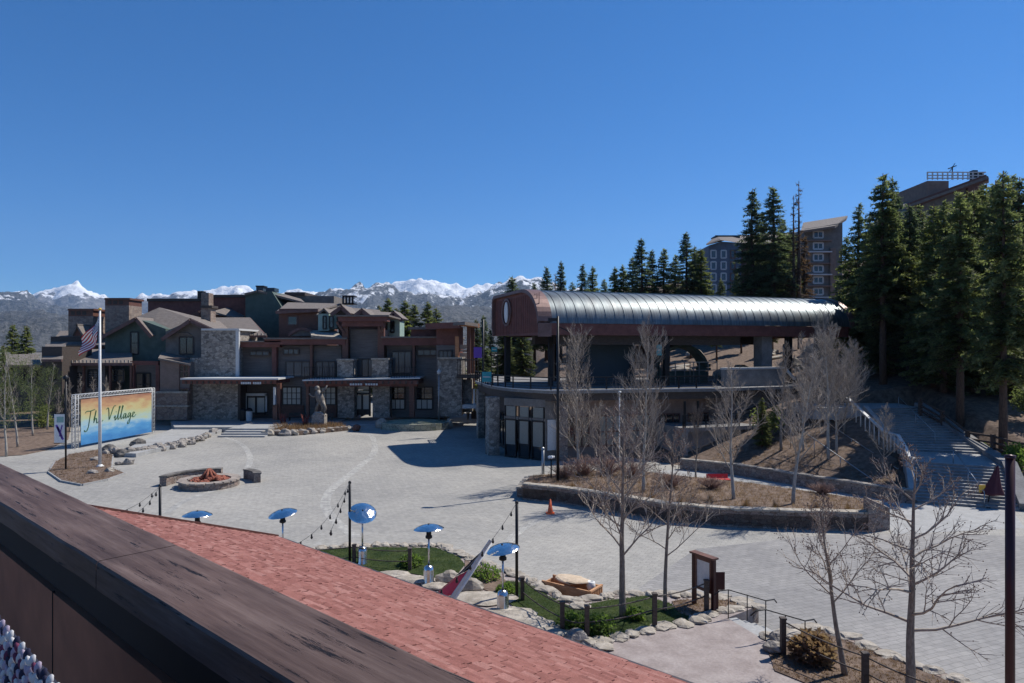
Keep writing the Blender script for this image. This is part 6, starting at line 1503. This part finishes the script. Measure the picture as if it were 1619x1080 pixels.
R_ += [('e',1500,66,420,1.7),('c',1562,63,400,1.6),('e',1605,66,400,1.6),('e',1440,82,430,1.7),('a',1546,64,294,1.4),('c',1574,66,285,1.4),('e',1517,62,312,1.3),('c',1492,60,318,1.2),('c',1450,96,360,1.5),('c',1482,92,350,1.5),('e',1520,98,350,1.5),('c',1556,94,340,1.5),('c',1592,90,330,1.5),('a',1625,86,310,1.5),('e',1410,92,380,1.4),('e',1600,57,420,1.5),('c',1470,70,470,1.6),('e',1545,72,480,1.7),('c',1395,68,460,1.5)]
stand(R_, 'in the tall dark stand above the stairs', 'conifers above the stairs')
R2 = [('b',1190,112,298,1.25),('b',1222,110,294,1.3),('a',1205,118,340,1.2),('a',1238,116,345,1.2),('b',1250,118,360,1.2),('r',1272,112,372,1.2)]
stand(R2, 'in the tall clump before the grey blue apartment block', 'conifers before the apartments')
for px,top,lab in ((1255,309,'thin dead conifer spire, left one of two beside the apartments'),(1263,286,'thin dead conifer spire, taller right one of two beside the apartments')): put('x',px,108,top,lab,'dead spires')
R3 = [('d',810,110,436,1.5),('d',845,118,446,1.2),('b',864,115,421,1.2),('x',878,118,432,1.4),('d',887,112,411,1.0),('b',921,112,417,1.2),('e',937,114,420,1.2),('a',955,118,440,1.2),('e',972,116,421,1.4),('e',985,116,418,1.4),('a',1000,114,405,1.3),('b',1014,110,376,1.35),('b',1031,112,394,1.2),('a',1050,112,392,1.4),('a',1068,116,402,1.3),('b',1085,112,366,1.3),('e',1108,112,392,1.4),('a',1098,118,388,1.2),('a',905,120,445,1.3),('c',1140,122,440,1.2),('c',1165,120,430,1.2)]
stand(R3, 'in the tree line behind the long barrel roof', 'conifers behind the barrel roof')
R4 = [('e',20,106,512,1.3),('e',42,104,514,1.2),('a',5,100,545,1.3),('c',600,135,483,1.5),('e',613,132,470,1.4),('e',640,128,474,1.6),('a',655,130,480,1.5),('e',676,130,476,1.5),('a',690,134,486,1.5),('c',628,126,487,1.5),('d',753,98,503,1.1),('d',765,101,497,1.1),('b',775,108,520,1.2)]
stand(R4, 'among the pines standing behind the village roofs', 'pines behind the village')
R5 = [('t',797,96,500,1),('t',826,92,505,1.1),('t',1058,92,480,1),('t',1092,96,480,1.1),('t',1133,90,480,1),('t',1172,95,480,1.2),('t',1222,90,490,1),('t',1262,92,490,1.1),('t',1300,88,480,1.1),('c',1335,92,470,1.2),('e',1345,70,540,1.6)]
stand(R5, 'among trunks seen under the barrel roof', 'conifers seen under the barrel roof')
put('e',1205,55.5,628,'small green young conifer on the bank below the grey retaining wall','young conifer',1.4)
# hillside rocks and logs seen under the roof
for i in range(16):
    rn = random.Random(300+i); d = rn.uniform(76,98); px = 1050+i*24+rn.uniform(-8,8); x = X(px,d); z = hill(x,d); m = MB()
    if i % 3 == 0: m.tube([(x,d,z+.2),(x+4,d+1.5,z+.2+rn.uniform(.5,1.5))],[.25,.18],7); tag(m.build('fallen_log', M['barkw'], None, (x,d,z)), f'pale fallen log, {ORD[i//3]} from the left on hillside under the barrel roof', 'log', 'logs on the hillside')
    else: m.rock((x,d,z+.2),(1.3,1,.8),i); tag(m.build('boulder', M['stone_lt'], None, (x,d,z)), f'pale boulder, {ORD[i-i//3-1]} from the left on hillside under the barrel roof', 'boulder', 'boulders on the hillside')
# ================================================================ HAZE
m = MB(); m.box(-15500,15500,-15500,15500,-1.6,2600)
mt = bpy.data.materials.new('haze'); mt.use_nodes = True; nt = mt.node_tree; nt.nodes.clear()
o_ = nt.nodes.new('ShaderNodeOutputMaterial'); pv = nt.nodes.new('ShaderNodeVolumePrincipled'); nt.links.new(pv.outputs[0], o_.inputs['Volume'])
pv.inputs['Color'].default_value = (.45,.68,1,1); pv.inputs['Density'].default_value = 3.6e-5; pv.inputs['Anisotropy'].default_value = .2
tag(m.build('haze', mt), 'thin blue air haze over the valley', 'haze', kind='stuff')
